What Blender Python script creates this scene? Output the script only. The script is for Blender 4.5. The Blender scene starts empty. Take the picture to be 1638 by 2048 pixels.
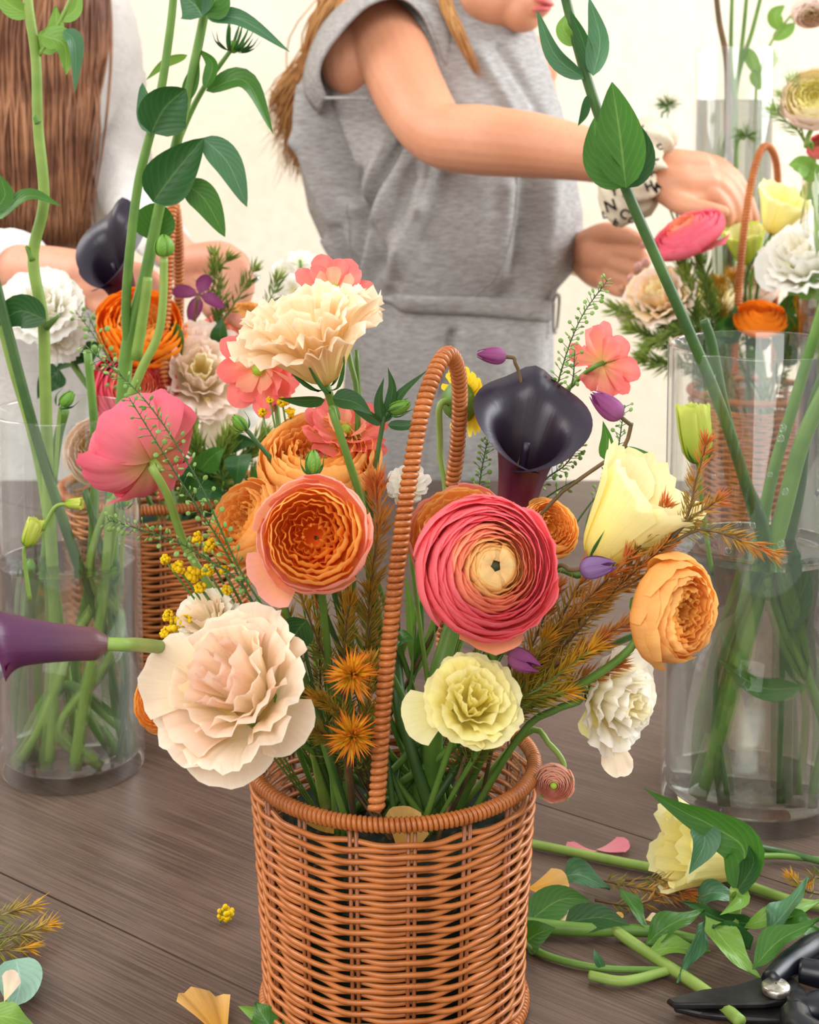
import bpy, bmesh, math, random
import numpy as np
from mathutils import Vector, Matrix, Euler, noise

# ---------------------------------------------------------------- camera
F_PX, V0, PITCH = 3100.0, 516.0, math.radians(6.0)
TZ = 0.75                       # table top height
CZ = TZ + 0.51                  # camera height
CP, SP = math.cos(PITCH), math.sin(PITCH)
scene = bpy.context.scene
COL = scene.collection
cam_d = bpy.data.cameras.new('camera')
cam = bpy.data.objects.new('camera', cam_d); COL.objects.link(cam)
cam.location = (0, 0, CZ); cam.rotation_euler = (math.pi/2 - PITCH, 0, 0)
cam_d.sensor_fit = 'VERTICAL'; cam_d.sensor_height = 36.0; cam_d.sensor_width = 28.8
cam_d.lens = F_PX/2048*36.0
cam_d.shift_y = -(1024 - V0)/2048
cam_d.clip_start = .02
cam_d.dof.use_dof = True; cam_d.dof.focus_distance = 0.86; cam_d.dof.aperture_fstop = 17.0
scene.camera = cam

# ---------------------------------------------------------------- world, light, exposure
w = bpy.data.worlds.new('world'); scene.world = w; w.use_nodes = True
bg = w.node_tree.nodes['Background']
bg.inputs[0].default_value = (1.0, .985, .965, 1); bg.inputs[1].default_value = .84
def area(name, loc, target, sx, sy, power, col):
    d = bpy.data.lights.new(name, 'AREA'); d.shape = 'RECTANGLE'; d.size = sx; d.size_y = sy
    d.energy = power; d.color = col
    o = bpy.data.objects.new(name, d); COL.objects.link(o); o.location = loc
    o.rotation_euler = (Vector(target) - Vector(loc)).to_track_quat('-Z', 'Y').to_euler()
    return o
area('assumed_window_light_right', (2.3, 1.9, 2.3), (.1, 1.3, .9), 1.8, 1.6, 80, (.93, .97, 1.0))  # area lamp standing in for an assumed window, out of view and not modelled
area('assumed_window_light_left', (-2.2, 1.6, 2.5), (0, 1.1, .9), 1.6, 1.5, 42, (1.0, .97, .92))  # unseen area lamp for a second, assumed window; no opening is built
area('fill_light_front', (-.9, -1.5, 2.7), (0, 1.0, .9), 2.2, 1.5, 50, (1.0, .975, .94))  # unseen fill lamp added behind the camera to brighten the flower fronts
area('added_wall_fill', (.4, 2.2, 3.1), (.2, 3.3, 1.4), 2.6, .8, 2, (1.0, .97, .92))  # unseen lamp added to brighten the back wall
vs = scene.view_settings
scene.display_settings.display_device = 'sRGB'
vs.view_transform = 'Standard'; vs.look = 'None'; vs.exposure = 0.26; vs.gamma = 1.0; vs.use_curve_mapping = False

# ---------------------------------------------------------------- projection helpers (real metres; pixels only used for measuring)
def ray(u, v):
    o = (v - V0)/F_PX
    return Vector(((u - 819)/F_PX, CP - o*SP, -SP - o*CP))
def P(u, v, Y):
    d = ray(u, v); return Vector((0, 0, CZ)) + d*(Y/d.y)
def T(u, v, h=0.0):
    d = ray(u, v); return Vector((0, 0, CZ)) + d*((TZ + h - CZ)/d.z)
def mpp(v, Y):
    return Y/ray(819, v).y/F_PX
def VW(u, v, a):
    wv = -ray(u, v).normalized(); r = Vector((1, 0, 0)); r = (r - wv*r.dot(wv)).normalized(); up = wv.cross(r)
    return (r*a[0] + up*a[1] + wv*a[2]).normalized()

# ---------------------------------------------------------------- object helpers
def tag(o, label=None, cat=None, group=None, kind=None):
    if label: o['label'] = label
    if cat: o['category'] = cat
    if group: o['group'] = group
    if kind: o['kind'] = kind
    return o
def thing(name, label, cat, loc, group=None):
    o = bpy.data.objects.new(name, None); COL.objects.link(o); o.location = loc
    o.empty_display_size = .02
    return tag(o, label, cat, group)
def wl(o):
    v = Vector((0, 0, 0))
    while o is not None: v = v + o.location; o = o.parent
    return v
def mesh(name, verts, faces, uvs=None, smooth=True):
    me = bpy.data.meshes.new(name)
    me.from_pydata([tuple(map(float, v)) for v in verts], [], faces)
    if uvs is not None:
        uvl = me.uv_layers.new(name='UVMap')
        li = np.empty(len(me.loops), dtype=np.int32); me.loops.foreach_get('vertex_index', li)
        uvl.data.foreach_set('uv', np.asarray(uvs, dtype=np.float32)[li].ravel())
    if smooth: me.polygons.foreach_set('use_smooth', [True]*len(me.polygons))
    me.update(); return me
def obj(name, me, mat=None, parent=None):
    o = bpy.data.objects.new(name, me); COL.objects.link(o)
    if mat is not None:
        if not me.materials: me.materials.append(mat)
        elif me.materials[0] is not mat:
            o.material_slots[0].link = 'OBJECT'; o.material_slots[0].material = mat
    if parent is not None: o.parent = parent
    return o
def build(name, verts, faces, mat, parent=None, uvs=None, smooth=True):
    """world-space vertices -> one mesh object (origin at its parent, or at its own base)"""
    va = np.array([tuple(v) for v in verts], dtype=float)
    if parent is not None:
        off = np.array(wl(parent)); o = obj(name, mesh(name, va - off, faces, uvs, smooth), mat, parent)
    else:
        off = np.array([(va[:,0].min()+va[:,0].max())/2, (va[:,1].min()+va[:,1].max())/2, va[:,2].min()])
        o = obj(name, mesh(name, va - off, faces, uvs, smooth), mat); o.location = off
    return o
def catmull(pts, n):
    p = [Vector(q) for q in pts]
    if len(p) == 2: return [p[0].lerp(p[1], i/(n-1)) for i in range(n)]
    out = []; m = len(p)-1
    for i in range(n):
        x = i/(n-1)*m; k = min(int(x), m-1); t = x-k
        p1, p2 = p[k], p[k+1]; p0 = p[k-1] if k > 0 else p1*2-p2; p3 = p[k+2] if k+2 <= m else p2*2-p1
        out.append(.5*((2*p1) + (p2-p0)*t + (2*p0-5*p1+4*p2-p3)*t*t + (3*p1-p0-3*p2+p3)*t**3))
    return out
def lerp_list(a, t):
    if not hasattr(a, '__len__'): return a
    x = t*(len(a)-1); k = min(int(x), len(a)-2) if len(a) > 1 else 0
    return a[k] if len(a) == 1 else a[k]+(a[k+1]-a[k])*(x-k)
def frames(path, closed=False):
    n = len(path); T_ = []
    for i in range(n):
        a = path[i-1] if (i > 0 or closed) else path[0]; b = path[(i+1) % n] if (i < n-1 or closed) else path[-1]
        t = (b-a); T_.append(t.normalized() if t.length > 1e-9 else Vector((0, 0, 1)))
    nrm = T_[0].orthogonal().normalized(); N_ = []
    for t in T_:
        nrm = nrm - t*nrm.dot(t)
        nrm = nrm.normalized() if nrm.length > 1e-8 else t.orthogonal().normalized()
        N_.append(nrm)
    return T_, N_
def tube_geo(path, rad, sides=8, closed=False, caps=True):
    n = len(path); T_, N_ = frames(path, closed); V = []; Fc = []; UV = []
    for i in range(n):
        b = T_[i].cross(N_[i]); r = lerp_list(rad, i/(n-1))
        for j in range(sides):
            a = 2*math.pi*j/sides
            V.append(path[i] + (N_[i]*math.cos(a) + b*math.sin(a))*r); UV.append((j/sides, i/(n-1)))
    m = n if closed else n-1
    for i in range(m):
        i2 = (i+1) % n
        for j in range(sides):
            j2 = (j+1) % sides
            Fc.append((i*sides+j, i*sides+j2, i2*sides+j2, i2*sides+j))
    if caps and not closed:
        Fc.append(tuple(reversed(range(sides)))); Fc.append(tuple((n-1)*sides+j for j in range(sides)))
    return V, Fc, UV
def tube(name, pts, rad, mat, parent=None, n=24, sides=8, smooth_path=True):
    path = catmull(pts, n) if smooth_path else [Vector(p) for p in pts]
    V, Fc, UV = tube_geo(path, rad, sides)
    return build(name, V, Fc, mat, parent, UV)
def join_geo(parts):
    V = []; Fc = []; UV = []
    for v, f, u in parts:
        k = len(V); V += list(v); Fc += [tuple(i+k for i in q) for q in f]; UV += list(u)
    return V, Fc, UV
def lathe_geo(prof, sides=48, c=Vector((0, 0, 0)), close=False):
    V = []; Fc = []; UV = []; n = len(prof)
    for i, (r, z) in enumerate(prof):
        for j in range(sides):
            a = 2*math.pi*j/sides; V.append(c + Vector((r*math.cos(a), r*math.sin(a), z))); UV.append((j/sides, i/(n-1)))
    for i in range(n if close else n-1):
        i2 = (i+1) % n
        for j in range(sides):
            j2 = (j+1) % sides; Fc.append((i*sides+j, i*sides+j2, i2*sides+j2, i2*sides+j))
    return V, Fc, UV
def ellipsoid_geo(c, r, q=None, nu=12, nv=8):
    V = []; Fc = []; UV = []
    for i in range(nv+1):
        th = math.pi*i/nv
        for j in range(nu):
            a = 2*math.pi*j/nu
            p = Vector((r[0]*math.sin(th)*math.cos(a), r[1]*math.sin(th)*math.sin(a), -r[2]*math.cos(th)))
            if q is not None: p = q @ p
            V.append(Vector(c)+p); UV.append((j/nu, i/nv))
    for i in range(nv):
        for j in range(nu):
            j2 = (j+1) % nu; Fc.append((i*nu+j, i*nu+j2, (i+1)*nu+j2, (i+1)*nu+j))
    return V, Fc, UV

# ---------------------------------------------------------------- materials
def lin(c):
    def f(x):
        x /= 255.0
        return x/12.92 if x <= .04045 else ((x+.055)/1.055)**2.4
    return (f(c[0]), f(c[1]), f(c[2]), 1.0)
MATS = {}
def new_mat(name):
    m = bpy.data.materials.new(name); m.use_nodes = True; nt = m.node_tree
    for n in list(nt.nodes): nt.nodes.remove(n)
    out = nt.nodes.new('ShaderNodeOutputMaterial')
    return m, nt, out
def N(nt, kind, **kw):
    n = nt.nodes.new(kind)
    for k, v in kw.items(): setattr(n, k, v)
    return n
def L(nt, a, b): nt.links.new(a, b)
def mixc(nt, fac, a, b, blend='MIX'):
    n = N(nt, 'ShaderNodeMix', data_type='RGBA', blend_type=blend)
    if isinstance(fac, (int, float)): n.inputs[0].default_value = fac
    else: L(nt, fac, n.inputs[0])
    for s, x in ((6, a), (7, b)):
        if isinstance(x, tuple): n.inputs[s].default_value = x
        else: L(nt, x, n.inputs[s])
    return n.outputs[2]
def ramp(nt, src, stops, interp='LINEAR'):
    r = N(nt, 'ShaderNodeValToRGB'); r.color_ramp.interpolation = interp
    e = r.color_ramp.elements
    while len(e) < len(stops): e.new(.5)
    for k, (p, c) in enumerate(stops): e[k].position = p; e[k].color = c
    L(nt, src, r.inputs[0]); return r.outputs[0]
def noise_tex(nt, vec, scale, detail=3, rough=.55):
    n = N(nt, 'ShaderNodeTexNoise'); n.inputs['Scale'].default_value = scale; n.inputs['Detail'].default_value = detail
    n.inputs['Roughness'].default_value = rough
    if vec is not None: L(nt, vec, n.inputs['Vector'])
    return n.outputs['Fac']
def mapping(nt, src, scale=(1, 1, 1), rot=(0, 0, 0)):
    m = N(nt, 'ShaderNodeMapping'); m.inputs['Scale'].default_value = scale; m.inputs['Rotation'].default_value = rot
    L(nt, src, m.inputs['Vector']); return m.outputs['Vector']
def bump(nt, h, strength, dist=.001):
    b = N(nt, 'ShaderNodeBump'); b.inputs['Strength'].default_value = strength; b.inputs['Distance'].default_value = dist
    L(nt, h, b.inputs['Height']); return b.outputs['Normal']
def principled(nt, out, col, rough=.5, spec=.4, normal=None, transl=0.0, tcol=None, coat=0, metallic=0):
    p = N(nt, 'ShaderNodeBsdfPrincipled')
    if isinstance(col, tuple): p.inputs['Base Color'].default_value = col
    else: L(nt, col, p.inputs['Base Color'])
    p.inputs['Roughness'].default_value = rough; p.inputs['Specular IOR Level'].default_value = spec
    p.inputs['Metallic'].default_value = metallic
    if coat: p.inputs['Coat Weight'].default_value = coat; p.inputs['Coat Roughness'].default_value = .25
    if normal is not None: L(nt, normal, p.inputs['Normal'])
    if transl > 0:
        t = N(nt, 'ShaderNodeBsdfTranslucent'); c = tcol if tcol is not None else col
        if isinstance(c, tuple): t.inputs[0].default_value = c
        else: L(nt, c, t.inputs[0])
        mx = N(nt, 'ShaderNodeMixShader'); mx.inputs[0].default_value = transl
        L(nt, p.outputs[0], mx.inputs[1]); L(nt, t.outputs[0], mx.inputs[2]); L(nt, mx.outputs[0], out.inputs[0])
    else: L(nt, p.outputs[0], out.inputs[0])
    return p
def petal_mat(name, base, mid, tip, transl=.38, rough=.6, vein=.5, edge=None, spec=.25):
    """colour runs from the petal's foot to its lip, as on the flower itself; fine streaks for veins"""
    m, nt, out = new_mat(name)
    uv = N(nt, 'ShaderNodeUVMap'); sep = N(nt, 'ShaderNodeSeparateXYZ'); L(nt, uv.outputs[0], sep.inputs[0])
    st = [(0.0, lin(base)), (.45, lin(mid)), (.92, lin(tip))]
    if edge: st.append((.985, lin(edge)))
    col = ramp(nt, sep.outputs[1], st)
    streak = noise_tex(nt, mapping(nt, uv.outputs[0], (34, 1.6, 1)), 1.0, 4, .6)
    blot = noise_tex(nt, N(nt, 'ShaderNodeTexCoord').outputs['Object'], 3.1, 3)
    vcol = mixc(nt, 1.0, col, ramp(nt, streak, [(.3, (.90, .87, .85, 1)), (.62, (1, 1, 1, 1))]), 'MULTIPLY')
    col2 = mixc(nt, vein, col, vcol)
    col3 = mixc(nt, .5, col2, mixc(nt, 1.0, col2, ramp(nt, blot, [(.35, (.95, .93, .92, 1)), (.65, (1.0, 1.0, 1.0, 1))]), 'MULTIPLY'))
    principled(nt, out, col3, rough, spec, bump(nt, streak, .35, .0006), transl)
    MATS[name] = m; return m
def leaf_mat(name, col, rib, transl=.25, rough=.42, tint=None):
    m, nt, out = new_mat(name)
    uv = N(nt, 'ShaderNodeUVMap'); sep = N(nt, 'ShaderNodeSeparateXYZ'); L(nt, uv.outputs[0], sep.inputs[0])
    d = N(nt, 'ShaderNodeMath', operation='SUBTRACT'); L(nt, sep.outputs[0], d.inputs[0]); d.inputs[1].default_value = .5
    a = N(nt, 'ShaderNodeMath', operation='ABSOLUTE'); L(nt, d.outputs[0], a.inputs[0])
    # side veins: slanted bands
    ad = N(nt, 'ShaderNodeMath', operation='MULTIPLY_ADD'); L(nt, a.outputs[0], ad.inputs[0]); ad.inputs[1].default_value = -.9; L(nt, sep.outputs[1], ad.inputs[2])
    sn = N(nt, 'ShaderNodeMath', operation='MULTIPLY'); L(nt, ad.outputs[0], sn.inputs[0]); sn.inputs[1].default_value = 44
    si = N(nt, 'ShaderNodeMath', operation='SINE'); L(nt, sn.outputs[0], si.inputs[0])
    no = noise_tex(nt, N(nt, 'ShaderNodeTexCoord').outputs['Object'], 60, 3)
    c1 = mixc(nt, no, lin(col), lin(tint or tuple(min(255, int(x*1.18)) for x in col)))
    c2 = mixc(nt, ramp(nt, si.outputs[0], [(.70, (0, 0, 0, 1)), (1.0, (.13, .13, .13, 1))]), c1, lin(rib))
    c3 = mixc(nt, ramp(nt, a.outputs[0], [(.0, (.62, .62, .62, 1)), (.03, (0, 0, 0, 1))]), c2, lin(rib))
    principled(nt, out, c3, rough, .4, bump(nt, si.outputs[0], .12, .0006), transl)
    MATS[name] = m; return m
def plain(name, col, rough=.5, spec=.4, var=.15, scale=60, transl=0, bumps=.0, coat=0, metallic=0, col2=None):
    m, nt, out = new_mat(name)
    no = noise_tex(nt, N(nt, 'ShaderNodeTexCoord').outputs['Object'], scale, 4)
    c = lin(col); c2 = lin(col2) if col2 else tuple(x*(1-var) for x in c[:3])+(1,)
    cc = mixc(nt, ramp(nt, no, [(.35, (0, 0, 0, 1)), (.65, (1, 1, 1, 1))]), c2, c)
    principled(nt, out, cc, rough, spec, bump(nt, no, bumps, .001) if bumps else None, transl, None, coat, metallic)
    MATS[name] = m; return m
def schlick(nt, f0, edge, pw_=5):
    lw = N(nt, 'ShaderNodeLayerWeight'); lw.inputs[0].default_value = .5
    pw = N(nt, 'ShaderNodeMath', operation='POWER'); L(nt, lw.outputs['Facing'], pw.inputs[0]); pw.inputs[1].default_value = pw_
    ma = N(nt, 'ShaderNodeMath', operation='MULTIPLY_ADD'); L(nt, pw.outputs[0], ma.inputs[0]); ma.inputs[1].default_value = edge; ma.inputs[2].default_value = f0
    return ma.outputs[0]
def glass_mat(name, tint=(.985, .995, .99, 1), edge=.9):
    m, nt, out = new_mat(name)
    tr = N(nt, 'ShaderNodeBsdfTransparent'); tr.inputs[0].default_value = tint
    gl = N(nt, 'ShaderNodeBsdfGlossy'); gl.inputs[0].default_value = (1, 1, 1, 1); gl.inputs['Roughness'].default_value = .03
    mx = N(nt, 'ShaderNodeMixShader')
    L(nt, schlick(nt, .055, edge, 3.6), mx.inputs[0]); L(nt, tr.outputs[0], mx.inputs[1]); L(nt, gl.outputs[0], mx.inputs[2]); L(nt, mx.outputs[0], out.inputs[0])
    MATS[name] = m; return m
def water_mat(name):
    m, nt, out = new_mat(name)
    g = N(nt, 'ShaderNodeBsdfRefraction'); g.inputs['IOR'].default_value = 1.33; g.inputs['Roughness'].default_value = 0.0
    g.inputs[0].default_value = (.985, 1, .99, 1)
    tr = N(nt, 'ShaderNodeBsdfTransparent'); tr.inputs[0].default_value = (.97, .99, .98, 1)
    gl = N(nt, 'ShaderNodeBsdfGlossy'); gl.inputs['Roughness'].default_value = .02
    mx0 = N(nt, 'ShaderNodeMixShader'); mx0.inputs[0].default_value = .5
    L(nt, g.outputs[0], mx0.inputs[1]); L(nt, tr.outputs[0], mx0.inputs[2])
    mx = N(nt, 'ShaderNodeMixShader'); L(nt, schlick(nt, .02, .9), mx.inputs[0]); L(nt, mx0.outputs[0], mx.inputs[1]); L(nt, gl.outputs[0], mx.inputs[2]); L(nt, mx.outputs[0], out.inputs[0])
    MATS[name] = m; return m

# ---------------------------------------------------------------- the setting
def plaster():
    m, nt, out = new_mat('cream_plaster')
    g = N(nt, 'ShaderNodeTexCoord').outputs['Object']
    a = noise_tex(nt, g, 2.2, 5); b = noise_tex(nt, g, 38, 5)
    c = mixc(nt, ramp(nt, a, [(.35, (0, 0, 0, 1)), (.7, (1, 1, 1, 1))]), lin((222, 210, 188)), lin((232, 223, 207)))
    c = mixc(nt, ramp(nt, b, [(.4, (.0, .0, .0, 1)), (.7, (.35, .35, .35, 1))]), c, lin((212, 198, 174)))
    principled(nt, out, c, .85, .2, bump(nt, b, .25, .004)); return m
def table_wood():
    m, nt, out = new_mat('dark_brown_wood')
    g = N(nt, 'ShaderNodeTexCoord').outputs['Object']
    fine = noise_tex(nt, mapping(nt, g, (9, 620, 60)), 1.0, 5, .7)
    wide = noise_tex(nt, mapping(nt, g, (3.0, 70, 20)), 1.0, 4, .6)
    warp = noise_tex(nt, g, 7.0, 3)
    c = mixc(nt, ramp(nt, wide, [(.3, (0, 0, 0, 1)), (.7, (1, 1, 1, 1))]), lin((86, 67, 58)), lin((104, 84, 74)))
    c = mixc(nt, ramp(nt, fine, [(.46, (.75, .75, .75, 1)), (.56, (0, 0, 0, 1))]), c, lin((58, 43, 36)))
    c = mixc(nt, ramp(nt, warp, [(.4, (0, 0, 0, 1)), (.75, (.4, .4, .4, 1))]), c, lin((114, 94, 84)))
    principled(nt, out, c, .34, .38, bump(nt, fine, .2, .0006)); return m
M_plaster = plaster(); M_wood = table_wood()
M_floor = plain('pale_floor', (214, 206, 196), .5, .4, .1, 5)
def box_geo(x0, x1, y0, y1, z0, z1):
    V = [(x, y, z) for z in (z0, z1) for y in (y0, y1) for x in (x0, x1)]
    return V, [(0, 2, 3, 1), (4, 5, 7, 6), (0, 1, 5, 4), (2, 6, 7, 3), (0, 4, 6, 2), (1, 3, 7, 5)], [(0, 0)]*8
def structure(name, geo, mat, label=None):
    V, Fc, U = geo; o = build(name, V, Fc, mat, None, None, False); return tag(o, label, None, None, 'structure')
structure('wall_back', box_geo(-4, 4, 3.3, 3.4, 0, 3.6), M_plaster, 'cream plaster wall behind the two people')
structure('floor', box_geo(-4, 4, -1.5, 3.3, -.05, 0), M_floor, 'pale floor under the table')

# table: diagonal planks clipped to the table rectangle
def clip(poly, a, b, c):                      # keep a*x+b*y<=c
    out = []
    for i in range(len(poly)):
        p, q = poly[i], poly[(i+1) % len(poly)]; dp = a*p[0]+b*p[1]-c; dq = a*q[0]+b*q[1]-c
        if dp <= 0: out.append(p)
        if dp*dq < 0:
            t = dp/(dp-dq); out.append((p[0]+(q[0]-p[0])*t, p[1]+(q[1]-p[1])*t))
    return out
TABLE = (-1.25, 1.25, .22, 2.02)
def make_table():
    root = thing('work_table', 'dark brown wooden work table carrying baskets and vases', 'table', (0, 1.1, 0))
    a, b = T(0, 1745), T(520, 1992)
    d = (b-a); ang = math.atan2(d.y, d.x); dx, dy = math.cos(ang), math.sin(ang); nx, ny = -dy, dx
    s0 = a.x*nx + a.y*ny; wd = .30; k = 0; g = .0007
    rect = [(TABLE[0], TABLE[2]), (TABLE[1], TABLE[2]), (TABLE[1], TABLE[3]), (TABLE[0], TABLE[3])]
    for k in range(-8, 9):
        lo = s0 + k*wd + g; hi = s0 + (k+1)*wd - g
        poly = clip(clip(rect, nx, ny, hi), -nx, -ny, -lo)
        if len(poly) < 3: continue
        cx = sum(p[0] for p in poly)/len(poly); cy = sum(p[1] for p in poly)/len(poly)
        # local frame: x along the grain
        loc = [((p[0]-cx)*dx+(p[1]-cy)*dy, (p[0]-cx)*nx+(p[1]-cy)*ny) for p in poly]
        n = len(loc); V = []
        for (z, ins) in ((-.03, 0), (-.0006, 0), (0, 0)):
            for (x, y) in loc:
                L_ = math.hypot(x, y); V.append((x*(1-ins/L_), y*(1-ins/max(abs(y), .02)) if abs(y) > .02 else y, z))
        Fc = [tuple(reversed(range(n))), tuple(2*n+i for i in range(n))]
        for r in (0, 1):
            for i in range(n):
                j = (i+1) % n; Fc.append((r*n+i, r*n+j, (r+1)*n+j, (r+1)*n+i))
        o = obj('plank', mesh('plank', V, Fc, None, False), M_wood, root)
        o.location = (cx, cy-1.1, TZ); o.rotation_euler = (0, 0, ang)
    V, Fc, U = box_geo(TABLE[0]+.02, TABLE[1]-.02, TABLE[2]+.02, TABLE[3]-.02, TZ-.05, TZ-.0301); build('under_board', V, Fc, M_wood, root, None, False)
    for (x, y) in ((-1.15, .32), (1.15, .32), (-1.15, 1.83), (1.15, 1.83)):
        V, Fc, U = box_geo(x-.04, x+.04, y-.04, y+.04, 0, TZ-.03); build('leg', V, Fc, M_wood, root, None, False)
make_table()

# ---------------------------------------------------------------- baskets
def rattan_mat(name, a, b):
    m, nt, out = new_mat(name)
    no = noise_tex(nt, N(nt, 'ShaderNodeTexCoord').outputs['Object'], 55, 4)
    c = mixc(nt, ramp(nt, no, [(.3, (0, 0, 0, 1)), (.7, (1, 1, 1, 1))]), lin(a), lin(b))
    principled(nt, out, c, .38, .5); return m
M_rattan = rattan_mat('orange_brown_rattan', (160, 88, 36), (192, 114, 54))
M_rattan_d = rattan_mat('brown_rattan_stake', (128, 74, 38), (160, 92, 50))
def helix_path(core, r, pitch, seg=9):
    L_ = 0; acc = [0]
    for i in range(1, len(core)): L_ += (core[i]-core[i-1]).length; acc.append(L_)
    T_, N_ = frames(core); turns = L_/pitch; n = int(turns*seg); out = []; k = 0
    for i in range(n+1):
        s = L_*i/n
        while k < len(core)-2 and acc[k+1] < s: k += 1
        t = (s-acc[k])/max(acc[k+1]-acc[k], 1e-9)
        p = core[k].lerp(core[k+1], t); nn = N_[k].lerp(N_[k+1], t); tt = T_[k].lerp(T_[k+1], t).normalized()
        nn = (nn-tt*nn.dot(tt)).normalized(); b = tt.cross(nn); a = 2*math.pi*turns*i/n
        out.append(p + (nn*math.cos(a)+b*math.sin(a))*r)
    return out
WEAVE = {}
def weave_mesh(ph, nst=16, rw=.00152):
    if ph in WEAVE: return WEAVE[ph]
    n = nst*10; path = []
    for i in range(n):
        a = 2*math.pi*i/n; c = math.cos(nst/2*a + math.pi*ph)
        r = 1.0 + .0215*c
        path.append(Vector((r*.076*math.cos(a), r*.076*math.sin(a), .0006*math.sin(nst*a+ph*2))))
    V, Fc, UV = tube_geo(path, rw, 6, True)
    WEAVE[ph] = mesh('weave_strand', V, Fc, UV); return WEAVE[ph]
def basket(label, cx, cy, sc, hsc, handle, rot=0.0, group='woven handle baskets on the table'):
    root = thing('wicker_basket', label, 'basket', (cx, cy, TZ), group)
    Rt, Rb, H = .0772*sc, .0715*sc, .142*hsc; rows = 38
    for k in range(rows):
        f = k/(rows-1); z = .010*hsc + f*(H-.021*hsc)
        if k == 0: z += .0
        o = obj('weave_strand', weave_mesh(k % 2), M_rattan, root)
        R = Rb+(Rt-Rb)*f; bul = 1.0-.012*math.sin(f*math.pi)+.012*random.Random(k).uniform(-.4, .4)
        o.location = (0, 0, z); s = R/.076*bul; o.scale = (s, s, sc); o.rotation_euler = (0, 0, rot)
    st = None
    for k in range(16):
        a0 = rot + 2*math.pi*(k+.0)/16
        for da in (-.022, .022):
            if st is None:
                V, Fc, UV = tube_geo([Vector((Rb, 0, .004)), Vector(((Rb+Rt)/2, 0, H/2)), Vector((Rt, 0, H-.001))], .00115*sc, 6)
                st = mesh('stake', V, Fc, UV)
            o = obj('stake', st, M_rattan_d, root); o.rotation_euler = (0, 0, a0+da)
    for (R, z, r, p, nm) in ((Rt+.0008, H, .0030*sc, .0027*sc, 'rim'), (Rb+.001, .0048*sc, .0028*sc, .0031*sc, 'base_ring')):
        core = [Vector((R*math.cos(2*math.pi*i/96), R*math.sin(2*math.pi*i/96), z)) for i in range(97)]
        V, Fc, UV = tube_geo(core[:-1], r*.9, 8, True); c_ = obj(nm, mesh(nm, V, Fc, UV), M_rattan_d, root)
        V, Fc, UV = tube_geo(helix_path(core, r, p), .00138*sc, 5); obj('binding', mesh('binding', V, Fc, UV), M_rattan, c_)
    V, Fc, UV = lathe_geo([(.001, .003), (Rb*.96, .003), (Rb*.96, .0055), (.001, .0055)], 40); obj('bottom_panel', mesh('bottom_panel', V, Fc, UV), M_rattan_d, root)
    core = catmull(handle, 120); off = wl(root); core = [p-off for p in core]
    V, Fc, UV = tube_geo(core, .0030*sc, 8); hd = obj('handle', mesh('handle', V, Fc, UV), M_rattan_d, root)
    V, Fc, UV = tube_geo(helix_path(core, .0031*sc, .00355*sc), .00178*sc, 6); obj('binding', mesh('binding', V, Fc, UV), M_rattan, hd)
    return root
BX, BY = -.0086, .829
hy = [(752, 1622, .751), (757, 1560, .755), (770, 1370, .766), (800, 1090, .782), (838, 850, .80), (868, 748, .815), (895, 708, .83), (914, 735, .845), (920, 800, .86), (914, 900, .875), (902, 1000, .885), (890, 1200, .899), (880, 1480, .906)]
basket('woven orange-brown handle basket in the foreground with the big coral ranunculus', BX, BY, 1.0, 1.0, [P(*p) for p in hy], .52)
LBX, LBY = P(322, 1310, 1.3725).x, 1.3725
hy2 = [(325, 1000, 1.285), (325, 860, 1.30), (328, 700, 1.32), (336, 540, 1.345), (341, 450, 1.36), (347, 410, 1.375), (354, 450, 1.39), (358, 540, 1.41), (356, 700, 1.43), (350, 980, 1.455)]
basket('woven handle basket standing behind the left glass vase', LBX, LBY, 1.1, 1.12, [P(*p) for p in hy2], .2)
RBX, RBY = P(1508, 1052, 1.79).x, 1.79
hy3 = [(1468, 750, 1.715), (1474, 640, 1.725), (1484, 500, 1.745), (1500, 380, 1.765), (1518, 310, 1.78), (1535, 292, 1.79), (1551, 318, 1.80), (1556, 380, 1.815), (1552, 500, 1.83), (1548, 745, 1.855)]
basket('woven handle basket seen through the right glass vase', RBX, RBY, 1.0, 1.16, [P(*p) for p in hy3], .1)

# ---------------------------------------------------------------- glass vases with water
M_glass = glass_mat('clear_glass'); M_water = water_mat('clear_water')
def vase(label, wlabel, cx, cy, R, H, wz, group='tall cylinder vases'):
    t = .0028; b = .011
    prof = [(.0008, 0), (R-.003, 0), (R-.0008, .0012), (R, .004), (R, H-.0012), (R-.0006, H), (R-t+.0006, H), (R-t, H-.0012), (R-t, b+.003), (R-t-.003, b), (.0008, b)]
    V, Fc, UV = lathe_geo(prof, 72); o = obj('glass_vase', mesh('glass_vase', V, Fc, UV), M_glass); o.location = (cx, cy, TZ)
    tag(o, label, 'vase', group)
    r = R-t-.0005
    prof = [(.0006, b+.0006), (r-.003, b+.0006), (r, b+.0036), (r, wz-.0008), (r-.0012, wz-.0016), (r*.5, wz-.0017), (.0006, wz-.0017)]
    V, Fc, UV = lathe_geo(prof, 72); wt = obj('water', mesh('water', V, Fc, UV), M_water); wt.location = (cx, cy, TZ)
    tag(wt, wlabel, 'water', 'water in the vases')
    return o
LV = (-.2575, 1.139, .0547, .277); RV = (.249, 1.082, .0656, .335)
vase('clear glass cylinder vase of green stems at the left edge', 'clear water filling half of the left glass vase', LV[0], LV[1], LV[2], LV[3], .163)
vase('large clear glass cylinder vase of green stems at the right edge', 'clear water filling half of the large right vase', RV[0], RV[1], RV[2], RV[3], .19)
BVX, BVY = P(1465, 400, 1.955).x, 1.955
vase('tall clear glass vase at the back behind the reaching hand', 'water standing high in the tall back vase', BVX, BVY, .0505, .57, .505)
EVX, EVY = P(1672, 400, 1.66).x, 1.66
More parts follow.
